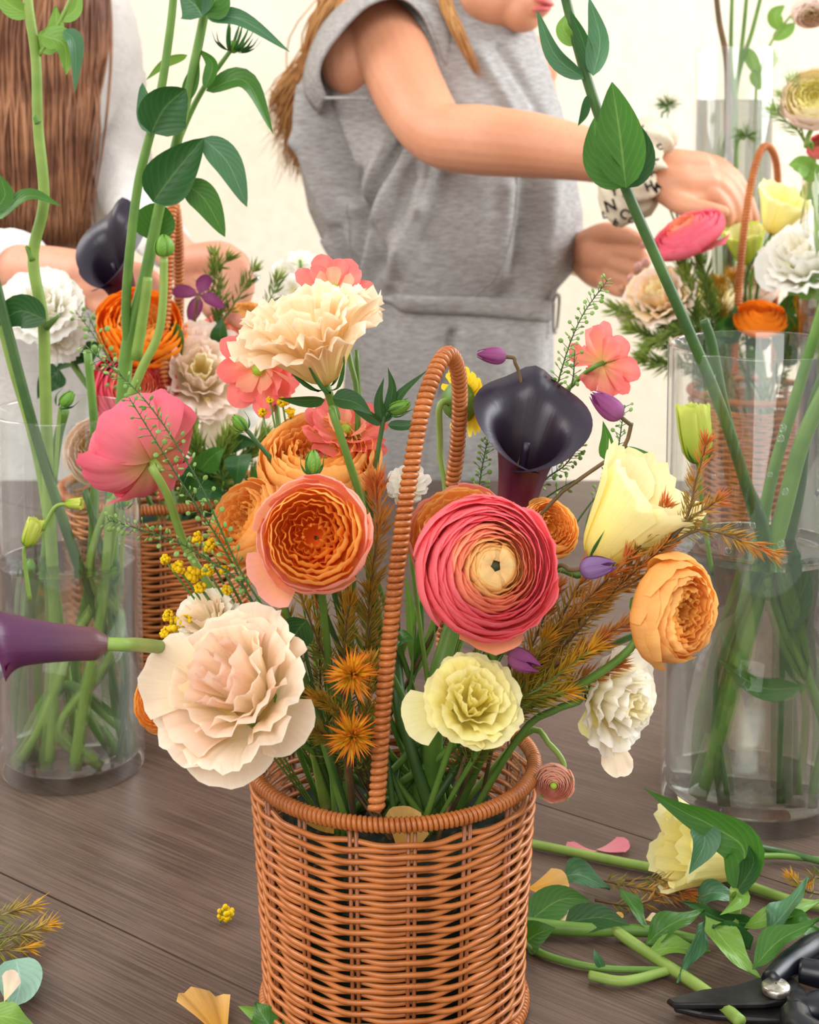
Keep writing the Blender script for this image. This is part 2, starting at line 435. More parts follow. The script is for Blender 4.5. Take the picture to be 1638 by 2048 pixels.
vase('clear glass vase cut off by the right edge of the photo', 'water in the glass vase at the far right edge', EVX, EVY, .036, TZ*0 + (P(1672, 330, 1.66).z-TZ), .30)

# water droplets clinging to the inside of the large right vase
M_drop = glass_mat('droplet', (.96, .98, .98, 1), .9)
vr = [o for o in bpy.data.objects if o.name.startswith('glass_vase') and abs(o.location.x-RV[0]) < 1e-4][0]
drg = random.Random(8)
for k in range(34):
    a_ = -math.pi/2 + drg.uniform(-1.35, 1.35); z_ = drg.uniform(.20, .325); r_ = drg.uniform(.0009, .0026)
    V, Fc, UV = ellipsoid_geo(Vector((0, 0, 0)), (r_, r_*.45, r_*1.25), Matrix.Rotation(a_+math.pi/2, 3, 'Z'), 8, 6)
    o = obj('water_droplet', mesh('water_droplet', V, Fc, UV), M_drop, vr); o.location = ((RV[2]-.0028-.0003)*math.cos(a_), (RV[2]-.0028-.0003)*math.sin(a_), z_)

# ================================================================ plants: builders
PATCH = {}
def bez(p, t):
    a = (1-t)**3; b = 3*(1-t)**2*t; c = 3*(1-t)*t*t; d = t**3
    return (a*p[0][0]+b*p[1][0]+c*p[2][0]+d*p[3][0], a*p[0][1]+b*p[1][1]+c*p[2][1]+d*p[3][1])
def patch(prof, A, nt=9, ns=9, drop=.14, dp=2.6, ruff=0.0, freq=3.0, fringe=0.0, tw=.04, flat=0.0, seed=0, notch=0.0, narrow=0.0, tuck=.0):
    """one petal: a profile (radius, height) swept over an angle about the flower's axis"""
    key = (tuple(prof), A, nt, ns, drop, dp, ruff, freq, fringe, tw, flat, seed, notch, narrow, tuck)
    if key in PATCH: return PATCH[key]
    rg = random.Random(seed*7+1); p1, p2, p3 = rg.uniform(0, 6), rg.uniform(0, 6), rg.uniform(0, 6)
    V = []; UV = []; Fc = []; Ar = math.radians(A)
    for j in range(ns):
        s = -1+2*j/(ns-1)
        tm = 1 - drop*abs(s)**dp - notch*math.exp(-(s/.16)**2) + fringe*rg.uniform(-1, 1)
        for i in range(nt):
            tau = i/(nt-1); t = max(0, tau*tm)
            r, z = bez(prof, t); r2, z2 = bez(prof, min(1, t+.02)); r1, z1 = bez(prof, max(0, t-.02))
            dr, dz = r2-r1, z2-z1; l = math.hypot(dr, dz) or 1; nr, nz = -dz/l, dr/l
            aw = Ar*s*(1-narrow*tau**2)*(1-.0*tau)
            d = ruff*tau**1.7*(math.sin(freq*math.pi*s+p1)*.6+math.sin(freq*1.83*math.pi*s+p2+tau*2)*.5+math.sin(freq*.6*s*math.pi+p3)*.4)
            d -= tuck*s*s*tau
            r = r*(1+tw*s) + nr*d; zz = z + nz*d
            x = r*math.cos(aw)*(1-flat) + r*flat; y = r*math.sin(aw)*(1-flat) + r*aw*flat
            V.append((x, y, zz)); UV.append((s*.5+.5, tau))
    for j in range(ns-1):
        for i in range(nt-1):
            a = j*nt+i; Fc.append((a, a+1, a+nt+1, a+nt))
    me = mesh('petal', V, Fc, UV); me.materials.append(None); PATCH[key] = me; return me
def axis_matrix(axis, roll=0.0):
    return axis.to_track_quat('Z', 'Y').to_matrix().to_4x4() @ Matrix.Rotation(roll, 4, 'Z')
def bloom(root, head, axis, R, layers, roll=0.0, seed=0):
    """layers: (petal mesh, count, start angle, material, name, jitter, scale, z offset)"""
    rg = random.Random(seed); base = Matrix.Translation(head-wl(root)) @ axis_matrix(axis, roll)
    for (me, n, ph, mat, nm, jit, sc, zo) in layers:
        for i in range(n):
            a = ph + 2*math.pi*i/n + rg.uniform(-1, 1)*jit*.9
            s = R*sc*(1+rg.uniform(-1, 1)*jit*.35)
            o = bpy.data.objects.new(nm, me); COL.objects.link(o); o.parent = root
            o.material_slots[0].link = 'OBJECT'; o.material_slots[0].material = mat
            o.matrix_basis = base @ Matrix.Translation((0, 0, zo*R)) @ Matrix.Rotation(a, 4, 'Z') @ Matrix.Rotation(rg.uniform(-1, 1)*jit*.5, 4, 'Y') @ Matrix.Rotation(rg.uniform(-1, 1)*jit*.4, 4, 'X') @ Matrix.Scale(s, 4)
def put(root, geo, mat, name, head, axis, R, roll=0.0):
    V, Fc, UV = geo; M = Matrix.Translation(head) @ axis_matrix(axis, roll) @ Matrix.Scale(R, 4)
    return build(name, [M @ Vector(v) for v in V], Fc, mat, root, UV)
# --- kinds of bloom -> layers
def k_ranunculus(mo, mm, mi, open_=1.0, n=11, seed=0):
    n = int(n*1.6)
    Ls = []
    Ls.append((patch(((.05, -.5), (.75, -.62), (1.05, -.25), (1.04, .0)), 40, ns=13, drop=.16, ruff=.03, seed=seed+90), 5, .3, mo, 'petal', .10, 1.0, 0))
    for k in range(n):
        f = k/(n-1); rho = 1.0-.84*f**.85; z = .02+.30*math.sin(min(1, f*1.25)*math.pi/2) - (.06 if f > .93 else 0)
        Rk = rho*1.0+.06
        pr = ((.06, -.5+.3*f), (Rk*.95, -.52+.3*f), (Rk*1.12, z-.26+.1*f), (rho, z))
        m = mo if f < .38 else (mm if f < .68 else mi)
        Ls.append((patch(pr, 46 if f < .8 else 62, ns=13, drop=.16 if f < .8 else .12, dp=3, ruff=.012, freq=2.2, tw=.05, seed=seed+k), 6 if f < .6 else (5 if f < .85 else 4), k*.63, m, 'petal', .07, 1.0, 0))
    return Ls
def k_rose(mo, mm, mi, seed=0, closed=0.0):
    Ls = []
    spec = [(1.04, .12, 5, 44, mo, .03), (.95, .27, 5, 47, mo, .02), (.84, .34, 5, 47, mm, .025), (.73, .36, 6, 42, mm, .03), (.62, .34, 6, 42, mm, .035), (.51, .31, 6, 44, mi, .045), (.40, .27, 6, 46, mi, .05), (.29, .22, 5, 50, mi, .06), (.17, .16, 5, 55, mi, .06)]
    for k, (rho, z, n, A, m, rf) in enumerate(spec):
        f = k/8; Rk = rho+.05+.03*f
        pr = ((.06, -.55+.25*f), (Rk*.95, -.56+.25*f), (Rk*(1.1+closed*.1), z-.25), (rho*(1-closed*.25), z+closed*.12))
        Ls.append((patch(pr, A, ns=13, drop=.16, dp=2.6, ruff=rf, freq=2.4+f*2, tw=.05, fringe=.012+.02*f, seed=seed+k*3, notch=.05 if k < 2 else .0), n, k*.71+seed, m, 'petal', .10+.10*f, 1.0, 0))
    return Ls
def k_lisianthus(mo, mm, mi, seed=0, flare=1.0, ruff=.075, n=5):
    a = ((.05, -.78), (.40, -.75), (.40, .02), (1.02*flare, .06))
    b = ((.05, -.75), (.36, -.72), (.36, .10), (.86*flare, .26))
    c = ((.05, -.70), (.30, -.68), (.34, .15), (.62*flare, .40))
    d = ((.05, -.60), (.22, -.55), (.26, .15), (.36*flare, .44))
    return [(patch(a, 46, 13, 25, .12, 3, ruff, 4.2, .03, .06, seed=seed), n, .2, mo, 'petal', .10, 1.0, 0),
            (patch(b, 46, 13, 25, .12, 3, ruff*.95, 3.8, .03, .06, seed=seed+1), n, .8, mo, 'petal', .14, 1.0, 0),
            (patch(c, 48, 12, 21, .12, 3, ruff*.8, 3.4, .03, .06, seed=seed+2), 4, .4, mm, 'petal', .18, 1.0, 0),
            (patch(d, 55, 9, 11, .1, 3, ruff*.6, 2.4, .02, .06, seed=seed+3), 3, .9, mi, 'petal', .2, 1.0, 0)]
def k_lisi_big(mo, mm, mi, seed=0):
    a = ((.05, -.6), (.55, -.6), (.65, -.05), (1.08, .0)); b = ((.05, -.55), (.50, -.55), (.55, .1), (.92, .16)); c = ((.05, -.5), (.42, -.5), (.48, .2), (.66, .36)); d = ((.03, -.4), (.3, -.4), (.36, .2), (.40, .46)); e = ((.02, -.3), (.12, -.3), (.2, .2), (.22, .5))
    return [(patch(a, 52, 12, 21, .10, 3, .075, 3.4, .03, .07, seed=seed), 5, .2, mo, 'petal', .16, 1.0, 0), (patch(b, 56, 12, 21, .10, 3, .085, 3.0, .02, .08, seed=seed+1), 4, .9, mm, 'petal', .22, 1.0, 0),
            (patch(c, 62, 12, 19, .10, 3, .085, 2.6, .02, .08, seed=seed+2), 4, .3, mo, 'petal', .26, 1.0, 0), (patch(d, 70, 11, 17, .1, 3, .08, 2.3, .02, .1, seed=seed+3), 4, .8, mm, 'petal', .3, 1.0, 0), (patch(e, 80, 9, 13, .1, 3, .06, 2.0, .02, .1, seed=seed+4), 3, .8, mi, 'petal', .3, 1.0, 0)]
def k_cup(mo, mi, seed=0, lip=.62, top=.5, ruff=.03):
    a = ((.05, -1.0), (.52, -.98), (.50, -.1), (lip, top))
    b = ((.05, -.95), (.46, -.93), (.44, -.1), (lip*.85, top*.96))
    return [(patch(a, 50, 12, 13, .14, 2.6, ruff, 2.4, .03, .07, seed=seed), 5, .1, mo, 'petal', .07, 1.0, 0),
            (patch(b, 50, 11, 11, .14, 2.6, ruff, 2.4, .02, .07, seed=seed+1), 4, .75, mi, 'petal', .08, 1.0, 0)]
def k_butterfly(mo, mi, seed=0):
    a = ((.05, -.18), (.35, -.22), (.75, -.1), (1.02, .10))
    b = ((.05, -.14), (.32, -.12), (.62, .05), (.80, .25))
    c = ((.04, -.10), (.2, -.05), (.42, .14), (.45, .36))
    z = ((.05, -.2), (.4, -.32), (.8, -.34), (1.0, -.28))
    return [(patch(z, 24, 8, 9, .26, 2.2, .06, 1.8, .01, .03, seed=seed+5), 6, .35, mo, 'petal', .3, .95, 0),
            (patch(a, 24, 8, 9, .26, 2.2, .045, 1.8, .01, .03, seed=seed), 8, .1, mo, 'petal', .16, 1.0, 0),
            (patch(b, 25, 8, 9, .26, 2.2, .05, 1.8, .01, .03, seed=seed+1), 7, .5, mo, 'petal', .20, 1.0, 0),
            (patch(c, 30, 7, 7, .26, 2.2, .04, 1.8, .01, .03, seed=seed+2), 5, .2, mi, 'petal', .22, 1.0, 0)]
def k_star(mo, n=4, seed=0, back=0.0):
    a = ((.04, 0), (.25, .05), (.6, .05), (1.0, -.10-back))
    return [(patch(a, 38, 11, 13, .62, 1.5, .03, 1.5, .0, .02, seed=seed), n, .3, mo, 'petal', .12, 1.0, 0)]
def k_nodbud(mo, seed=0):
    a = ((.08, 0), (.52, .12), (.40, .75), (.10, 1.25))
    return [(patch(a, 54, 12, 17, .38, 1.7, .02, 3, .0, .06, seed=seed), 4, .3, mo, 'petal', .05, 1.0, 0)]
def k_daisy(mo, seed=0):
    a = ((.10, 0), (.4, .12), (.7, .12), (1.05, .0)); b = ((.10, .05), (.35, .22), (.6, .28), (.85, .2)); c = ((.05, .1), (.2, .3), (.4, .38), (.55, .36))
    return [(patch(a, 9.5, 7, 5, .25, 2.2, .01, 1, .0, .0, seed=seed, notch=.03), 21, 0, mo, 'petal', .10, 1.0, 0),
            (patch(b, 10, 7, 5, .25, 2.2, .01, 1, .0, .0, seed=seed), 19, .15, mo, 'petal', .12, 1.0, 0),
            (patch(c, 14, 6, 5, .25, 2.2, .01, 1, .0, .0, seed=seed), 14, .1, mo, 'petal', .12, 1.0, 0)]
def sepals(root, head, axis, R, mat, n=5, out=.55, drop_=-.1, width=16, seed=0, name='sepal', z=-.75):
    pr = ((.05, z), (.3, z-.06), (out*.8, z+.3), (out, z+.85+drop_))
    bloom(root, head, axis, R, [(patch(pr, width, 8, 5, .85, 1.4, .02, 1, 0, 0, seed=seed+50), n, .3, mat, name, .15, 1.0, 0)], seed=seed)
# --- leaves, stems
def leaf(root, pts, width, mat, twist=0.0, fold=.25, name='leaf', n=14, shape=(.55, 1.0), wave=.0, parent=None, normal=None, serr=0.0):
    """a blade along a midrib of world points; `twist` turns it about the midrib, `fold` lifts both halves"""
    path = catmull(pts, n); T_, _ = frames(path); V = []; Fc = []; UV = []; k = 7
    vw = (Vector((0, 0, CZ))-path[n//2]).normalized() if normal is None else Vector(normal).normalized()
    for i in range(n):
        t = i/(n-1); tt = T_[i]
        side = tt.cross(vw)
        if side.length < .05: side = tt.orthogonal()
        side.normalize(); up = side.cross(tt).normalized()
        tw = lerp_list(twist, t); cs, sn = math.cos(tw), math.sin(tw)
        sd = side*cs + up*sn; nn = up*cs - side*sn
        wdt = width*(math.sin(math.pi*min(1, max(0, t))**shape[0])**shape[1]*.98+.015)*.5
        if serr: wdt *= 1+serr*(((i*2) % 4)/2-.5)
        fd = lerp_list(fold, t)
        for j in range(k):
            s = -1+2*j/(k-1)
            V.append(path[i] + sd*(s*wdt*math.cos(fd*abs(s))) + nn*(abs(s)**1.3*wdt*math.sin(fd) + wave*width*math.sin(t*11+s*3)*abs(s)))
            UV.append((s*.5+.5, t))
    for i in range(n-1):
        for j in range(k-1):
            a = i*k+j; Fc.append((a, a+1, a+k+1, a+k))
    return build(name, V, Fc, mat, root, UV)
def px(pts, Y=None):
    return [P(*p) if len(p) == 3 else P(p[0], p[1], Y) for p in pts]
def stem(root, pts, rad, mat, n=None, name='stem', sides=8):
    return tube(name, pts, rad, mat, root, n or max(10, 6*len(pts)), sides)
def needle_geo(base, d, L_, w_, vpos, V, Fc, UV, curve=0.0, up=None):
    s = d.orthogonal().normalized(); q = d.cross(s); k = len(V)
    bend = (up or Vector((0, 0, 1)))*curve*L_
    m = base + d*L_*.5 + bend*.35; tip = base + d*L_ + bend
    V += [base, m + s*w_, m - s*w_*.5 + q*w_*.8, m - s*w_*.5 - q*w_*.8, tip]
    UV += [(vpos, 0), (vpos, .5), (vpos, .5), (vpos, .5), (vpos, 1)]
    Fc += [(k, k+1, k+2), (k, k+2, k+3), (k, k+3, k+1), (k+4, k+2, k+1), (k+4, k+3, k+2), (k+4, k+1, k+3)]
def sprig(root, paths, mat, smat, ln=.009, dens=1600, wid=.00055, seed=0, tipstar=True, spread=.9, srad=.0007, start=.2):
    """feathery sprig: every shoot is a thin stem thick with short needles"""
    rg = random.Random(seed); V = []; Fc = []; UV = []; SG = []
    for pts in paths:
        path = catmull(pts, max(12, 8*len(pts))); T_, N_ = frames(path)
        SG.append(tube_geo(path, [srad*1.6, srad, srad*.6], 5))
        L_ = sum((path[i+1]-path[i]).length for i in range(len(path)-1)); m = int(L_*dens); k = len(path)-1
        for i in range(m):
            t = start + (1-start)*rg.random(); x = t*k; a = min(int(x), k-1); p = path[a].lerp(path[a+1], x-a)
            az = rg.uniform(0, 6.283); b = T_[a].cross(N_[a]); rd = N_[a]*math.cos(az)+b*math.sin(az)
            lean = spread*(1.25-.6*t); d = (rd*lean + T_[a]*(1.25-lean*.5)).normalized()
            needle_geo(p, d, ln*rg.uniform(.6, 1.15), wid, t, V, Fc, UV, rg.uniform(-.15, .3), T_[a])
        if tipstar:
            for i in range(16):
                az = rg.uniform(0, 6.283); b = T_[-1].cross(N_[-1]); rd = N_[-1]*math.cos(az)+b*math.sin(az)
                needle_geo(path[-1], (rd*rg.uniform(.2, 1.0)+T_[-1]).normalized(), ln*rg.uniform(.6, 1.0), wid, 1.0, V, Fc, UV, .1, T_[-1])
    o = build('needle_foliage', V, Fc, mat, root, UV, False); tag(o, kind='stuff')
    g = join_geo(SG); build('stem', g[0], g[1], smat, root, g[2])
    return o
POD = {}
def pepper(root, paths, mat, smat, r=.0017, step=.0048, seed=0, plen=.0055, start=.1):
    """pepper grass: wiry stems with little flat round pods on thin stalks; each pod its own piece"""
    rg = random.Random(seed); SG = []
    if 'm' not in POD:
        g = ellipsoid_geo((0, 0, .95), (1, .32, 1.05), None, 8, 6); POD['m'] = mesh('seed_pod', *g); POD['m'].materials.append(None)
    for pts in paths:
        path = catmull(pts, max(14, 8*len(pts))); T_, N_ = frames(path); SG.append(tube_geo(path, [.0007, .00055, .0003], 5)); k = len(path)-1
        L_ = sum((path[i+1]-path[i]).length for i in range(k)); m = int(L_/step); az = rg.uniform(0, 6)
        for i in range(m):
            t = start+(1-start)*(i+rg.random()*.5)/m; x = min(t, .999)*k; a = min(int(x), k-1); p = path[a].lerp(path[a+1], x-a); az += 2.4+rg.uniform(-.4, .4)
            b = T_[a].cross(N_[a]); d = (N_[a]*math.cos(az)+b*math.sin(az)+T_[a]*rg.uniform(.4, .9)).normalized(); l = plen*rg.uniform(.7, 1.3)*(1.1-.5*t)
            e = p+d*l; SG.append(tube_geo([p, e], [.00025, .0002], 4))
            o = bpy.data.objects.new('seed_pod', POD['m']); COL.objects.link(o); o.parent = root
            o.material_slots[0].link = 'OBJECT'; o.material_slots[0].material = mat
            o.matrix_basis = Matrix.Translation(e-wl(root)) @ axis_matrix(d, rg.uniform(0, 3)) @ Matrix.Scale(r*rg.uniform(.65, 1.1)*(1.1-.35*t), 4)
    g = join_geo(SG); build('stem', g[0], g[1], smat, root, g[2])
def goldenrod(root, blobs, mat, smat, foot, seed=0):
    """clusters of tiny fluffy yellow florets on a thin stem"""
    rg = random.Random(seed)
    for (c, R) in blobs:
        G = []
        for i in range(26):
            d = Vector((rg.gauss(0, 1), rg.gauss(0, 1), rg.gauss(0, 1))).normalized(); rr = R*.34*rg.uniform(.7, 1.2)
            G.append(ellipsoid_geo(c+d*R*rg.uniform(.45, .85), (rr, rr, rr), None, 6, 4))
        g = join_geo(G); o = build('floret_cluster', g[0], g[1], mat, root, g[2]); tag(o, kind='stuff')
    SG = []
    for (c, R) in blobs: SG.append(tube_geo(catmull([foot, foot.lerp(c, .6)+Vector((0, 0, .004)), c], 10), .0006, 5))
    g = join_geo(SG); build('stem', g[0], g[1], smat, root, g[2])
def bud(root, head, axis, R, mat, smat, seed=0, long_=1.35, horns=5, hl=1.2, tipmat=None):
    """closed green bud: overlapping scales and a few slim curved sepals"""
    pr = ((.05, -.9*long_*.6), (.72, -.9*long_*.6), (.70, .5*long_), (.10, .85*long_))
    bloom(root, head, axis, R, [(patch(pr, 48, 9, 7, .3, 2, .02, 2, 0, .09, seed=seed), 5, .2, mat, 'bud_scale', .06, 1.0, 0)], seed=seed)
    if horns:
        pr2 = ((.1, -.8), (.8, -.85), (1.05, .0), (.95, .3+hl*.5))
        bloom(root, head, axis, R, [(patch(pr2, 13, 9, 5, .9, 1.3, .0, 1, 0, 0, seed=seed), horns, .4, smat, 'sepal', .22, 1.0, 0)], seed=seed+1)
def calla(root, head, axis, R, H, mo, mi, roll=0.0, tube_r=.22, flare=.35, front=.62, tip=.18):
    """calla spathe: one sheet rolled into a funnel with a flared, pointed lip; inside and outside skins"""
    na, nt = 49, 22
    def surf(off):
        V = []; UV = []
        for i in range(na):
            a = -math.pi*1.10 + 2.2*math.pi*i/(na-1); c = math.cos(a/1.1)*.5+.5
            h = H*(front + (1-front)*c**.85) + H*tip*math.exp(-(a/.30)**2)
            for j in range(nt):
                t = j/(nt-1)
                r = R*(tube_r + (1-tube_r)*(t**2.0)*(.55+.45*c))*(1-.07*a/math.pi)*min(1, .5+t*5) - off*R
                z = h*t
                if t > .72:
                    q = (t-.72)/.28; r += R*flare*q*q*(.35+.65*c if abs(a) < 2.2 else .65); z -= H*.14*q*q*(.5+.5*c)
                V.append((r*math.cos(a), r*math.sin(a), z)); UV.append((i/(na-1), t))
        return V, UV
    Fc = [(i*nt+j, i*nt+j+1, (i+1)*nt+j+1, (i+1)*nt+j) for i in range(na-1) for j in range(nt-1)]
    M = Matrix.Translation(head) @ axis_matrix(axis, roll)
    for off, mt, nm in ((0, mo, 'spathe'), (.012, mi, 'spathe_lining')):
        V, UV = surf(off); build(nm, [M @ Vector(v) for v in V], Fc, mt, root, UV)
    V, Fc2, UV = tube_geo(catmull([M @ Vector((0, 0, H*.1)), M @ Vector((0, 0, H*.55))], 8), [R*.09, R*.07], 8)
    build('spadix', V, Fc2, mi, root, UV)

# ---------------------------------------------------------------- plant materials
PM = {}
def pm(key, *a, **k):
    if key not in PM: PM[key] = petal_mat(key, *a, **k)
    return PM[key]
pale_o = pm('pale_peach_petal', (255, 236, 190), (255, 242, 218), (255, 236, 222), .4)
pale_y = pm('pale_butter_petal', (255, 232, 140), (255, 242, 176), (255, 246, 206), .4)
coral_o = pm('coral_pink_petal', (255, 206, 170), (254, 136, 140), (254, 138, 146), .45)
coral_m = pm('coral_petal', (255, 216, 160), (255, 176, 140), (255, 176, 142), .45)
coral_i = pm('apricot_inner_petal', (255, 242, 168), (255, 232, 158), (255, 212, 146), .45)
rose_o = pm('blush_peach_petal', (255, 190, 80), (255, 188, 124), (253, 186, 170), .42)
rose_m = pm('orange_petal', (255, 156, 34), (255, 178, 62), (255, 194, 100), .45)
rose_i = pm('deep_orange_petal', (252, 108, 24), (255, 146, 40), (255, 178, 72), .45)
apri_o = pm('apricot_petal', (255, 182, 54), (255, 192, 92), (255, 204, 122), .45)
blush_o = pm('blush_cream_petal', (255, 228, 130), (255, 243, 208), (255, 234, 208), .42, edge=(255, 243, 220))
blush_m = pm('blush_pink_petal', (255, 232, 156), (255, 238, 206), (255, 226, 204), .42)
cream_o = pm('cream_yellow_petal', (236, 206, 50), (255, 234, 168), (255, 228, 192), .42, edge=(255, 240, 210))
yell_o = pm('pale_yellow_petal', (246, 234, 120), (255, 246, 160), (255, 250, 192), .42)
yell_m = pm('lemon_petal', (250, 236, 110), (255, 245, 148), (255, 249, 180), .42)
white_o = pm('white_petal', (236, 240, 190), (255, 253, 238), (255, 255, 250), .4)
ivory_o = pm('ivory_petal', (238, 222, 130), (255, 248, 216), (255, 251, 238), .42)
bfly_o = pm('salmon_petal', (254, 216, 140), (254, 174, 150), (250, 136, 132), .42)
bfly_i = pm('salmon_inner_petal', (254, 228, 160), (254, 204, 164), (252, 176, 150), .42)
pink_o = pm('rose_pink_petal', (230, 196, 120), (250, 146, 154), (248, 128, 150), .42)
purp_o = pm('purple_petal', (150, 96, 126), (164, 92, 146), (140, 66, 120), .25, vein=1.0)
lav_o = pm('dusty_lavender_petal', (120, 84, 130), (150, 120, 170), (132, 98, 150), .25, vein=.9)
daisy_y = pm('golden_yellow_petal', (214, 180, 20), (246, 214, 40), (250, 222, 60), .3)
orange_r = pm('bright_orange_petal', (252, 120, 10), (255, 136, 16), (255, 158, 40), .34)
lime_p = pm('lime_petal', (150, 180, 40), (186, 206, 70), (214, 224, 110), .35)
mauve_p = pm('dusty_peach_petal', (226, 176, 140), (244, 178, 154), (250, 200, 176), .35)
calla_o = petal_mat('wine_purple_spathe', (120, 48, 58), (84, 18, 48), (58, 16, 44), .06, .38, .8, spec=.5)
calla_i = petal_mat('black_purple_spathe', (60, 12, 32), (32, 18, 34), (36, 26, 44), .04, .36, .6, spec=.5)
calla_p = petal_mat('plum_spathe', (104, 66, 66), (84, 44, 74), (88, 30, 78), .06, .4, .8, spec=.5)
G_stem = plain('green_stem', (104, 140, 56), .45, .4, .25, 30, transl=.0, col2=(80, 118, 46))
G_stem_l = plain('light_green_stem', (138, 164, 78), .45, .4, .2, 30, col2=(112, 142, 58))
G_stem_d = plain('deep_green_stem', (70, 104, 46), .45, .4, .25, 30, col2=(50, 82, 36))
G_stem_b = plain('brown_stem', (112, 86, 56), .55, .3, .25, 40, col2=(82, 70, 44))
G_leaf = leaf_mat('green_leaf', (58, 104, 34), (128, 166, 78), .30)
G_leaf_d = leaf_mat('dark_green_leaf', (38, 78, 34), (96, 136, 70), .24)
G_leaf_b = leaf_mat('blue_green_leaf', (66, 108, 72), (132, 168, 122), .22)
G_leaf_l = leaf_mat('light_green_leaf', (108, 148, 58), (172, 196, 112), .3)
G_sep = leaf_mat('sepal_green', (104, 150, 52), (160, 190, 90), .25)
G_sep_d = leaf_mat('dark_sepal_green', (54, 104, 48), (110, 150, 80), .2)
G_bud = leaf_mat('bud_green', (164, 196, 60), (206, 222, 110), .3)
G_pod = plain('green_pod', (134, 166, 88), .5, .3, .2, 200, col2=(108, 146, 74))
G_eye = plain('dark_green_eye', (52, 58, 24), .6, .3, .3, 300, bumps=.5)
Y_pom = plain('goldenrod_yellow', (232, 196, 20), .7, .2, .2, 300, bumps=.4, col2=(206, 166, 10))
def needle_mat(name, g, o, tip):
    m, nt, out = new_mat(name); uv = N(nt, 'ShaderNodeUVMap'); sep = N(nt, 'ShaderNodeSeparateXYZ'); L(nt, uv.outputs[0], sep.inputs[0])
    a = ramp(nt, sep.outputs[0], [(.3, lin(g)), (.62, lin(o)), (.97, lin(tip))])
    nz = noise_tex(nt, N(nt, 'ShaderNodeTexCoord').outputs['Object'], 90, 3)
    c = mixc(nt, ramp(nt, nz, [(.42, (0, 0, 0, 1)), (.62, (.75, .75, .75, 1))]), a, lin(o))
    principled(nt, out, c, .5, .3, None, .25); return m
N_rust = needle_mat('rust_needles', (124, 128, 50), (188, 140, 56), (212, 112, 56))
N_olive = needle_mat('olive_gold_needles', (96, 116, 42), (160, 140, 44), (224, 160, 40))
def star_mat():
    m, nt, out = new_mat('yellow_star_needles'); uv = N(nt, 'ShaderNodeUVMap'); sep = N(nt, 'ShaderNodeSeparateXYZ'); L(nt, uv.outputs[0], sep.inputs[0])
    c = ramp(nt, sep.outputs[1], [(.0, lin((214, 190, 40))), (.45, lin((232, 186, 40))), (.8, lin((238, 140, 40))), (1.0, lin((208, 84, 36)))])
    principled(nt, out, c, .5, .3, None, .3); return m
N_star = star_mat()
N_pale = needle_mat('pale_green_needles', (132, 168, 84), (150, 184, 96), (170, 200, 110))
N_green = needle_mat('green_needles', (84, 122, 48), (116, 140, 56), (150, 168, 70))

# ================================================================ the front basket and its flowers
FOAM_Z = TZ + .112
foam_m = plain('dark_floral_foam', (24, 40, 32), .8, .2, .3, 90, bumps=.5, col2=(36, 56, 44))
def foam(label, cx, cy, r, z0, z1):
    V, Fc, UV = lathe_geo([(.001, z0), (r*.94, z0), (r, z1-.004), (r-.004, z1), (.001, z1)], 36)
    o = obj('floral_foam', mesh('floral_foam', V, Fc, UV), foam_m); o.location = (cx, cy, TZ); tag(o, label, 'floral foam', 'foam blocks in baskets')
foam('dark wet floral foam inside the foreground basket', BX, BY, .0655, .0065, .108)
foam('dark floral foam inside the basket behind the left vase', LBX, LBY, .070, .0075, .120)
foam('dark floral foam inside the basket behind the right vase', RBX, RBY, .064, .0065, .118)
def cellophane():
    m, nt, out = new_mat('clear_cellophane')
    tr = N(nt, 'ShaderNodeBsdfTransparent'); tr.inputs[0].default_value = (.97, .97, .97, 1)
    gl = N(nt, 'ShaderNodeBsdfGlossy'); gl.inputs['Roughness'].default_value = .06
    mx = N(nt, 'ShaderNodeMixShader'); L(nt, schlick(nt, .07, .8), mx.inputs[0]); L(nt, tr.outputs[0], mx.inputs[1]); L(nt, gl.outputs[0], mx.inputs[2]); L(nt, mx.outputs[0], out.inputs[0])
    rg = random.Random(4); n = 150; V = []; UV = []; k = 6
    for i in range(n):
        a = 2*math.pi*i/n
        for j in range(k):
            t = j/(k-1); r = .0675 + .0055*t - .006*abs(noise.noise((math.cos(a)*9, math.sin(a)*9, t*2.5)))*(.5+t)
            z = .085 + t*(.058+.016*noise.noise((math.cos(a)*5, math.sin(a)*5, 4)))
            V.append((r*math.cos(a), r*math.sin(a), z)); UV.append((i/n, t))
    Fc = [(i*k+j, ((i+1) % n)*k+j, ((i+1) % n)*k+j+1, i*k+j+1) for i in range(n) for j in range(k-1)]
    o = obj('cellophane_liner', mesh('cellophane_liner', V, Fc, UV, False), m); o.location = (BX, BY, TZ)
    tag(o, 'crinkled clear cellophane liner inside the rim of the foreground basket', 'liner')
cellophane()
FG = random.Random(11)
def foot(dx=None, dy=None, b=0):
    cx, cy, r = ((BX, BY, .045), (LBX, LBY, .05), (RBX, RBY, .045))[b]
    a = FG.uniform(0, 6.283); q = r*math.sqrt(FG.random())
    return Vector((cx + (q*math.cos(a) if dx is None else dx), cy + (q*math.sin(a) if dy is None else dy), TZ+.100))
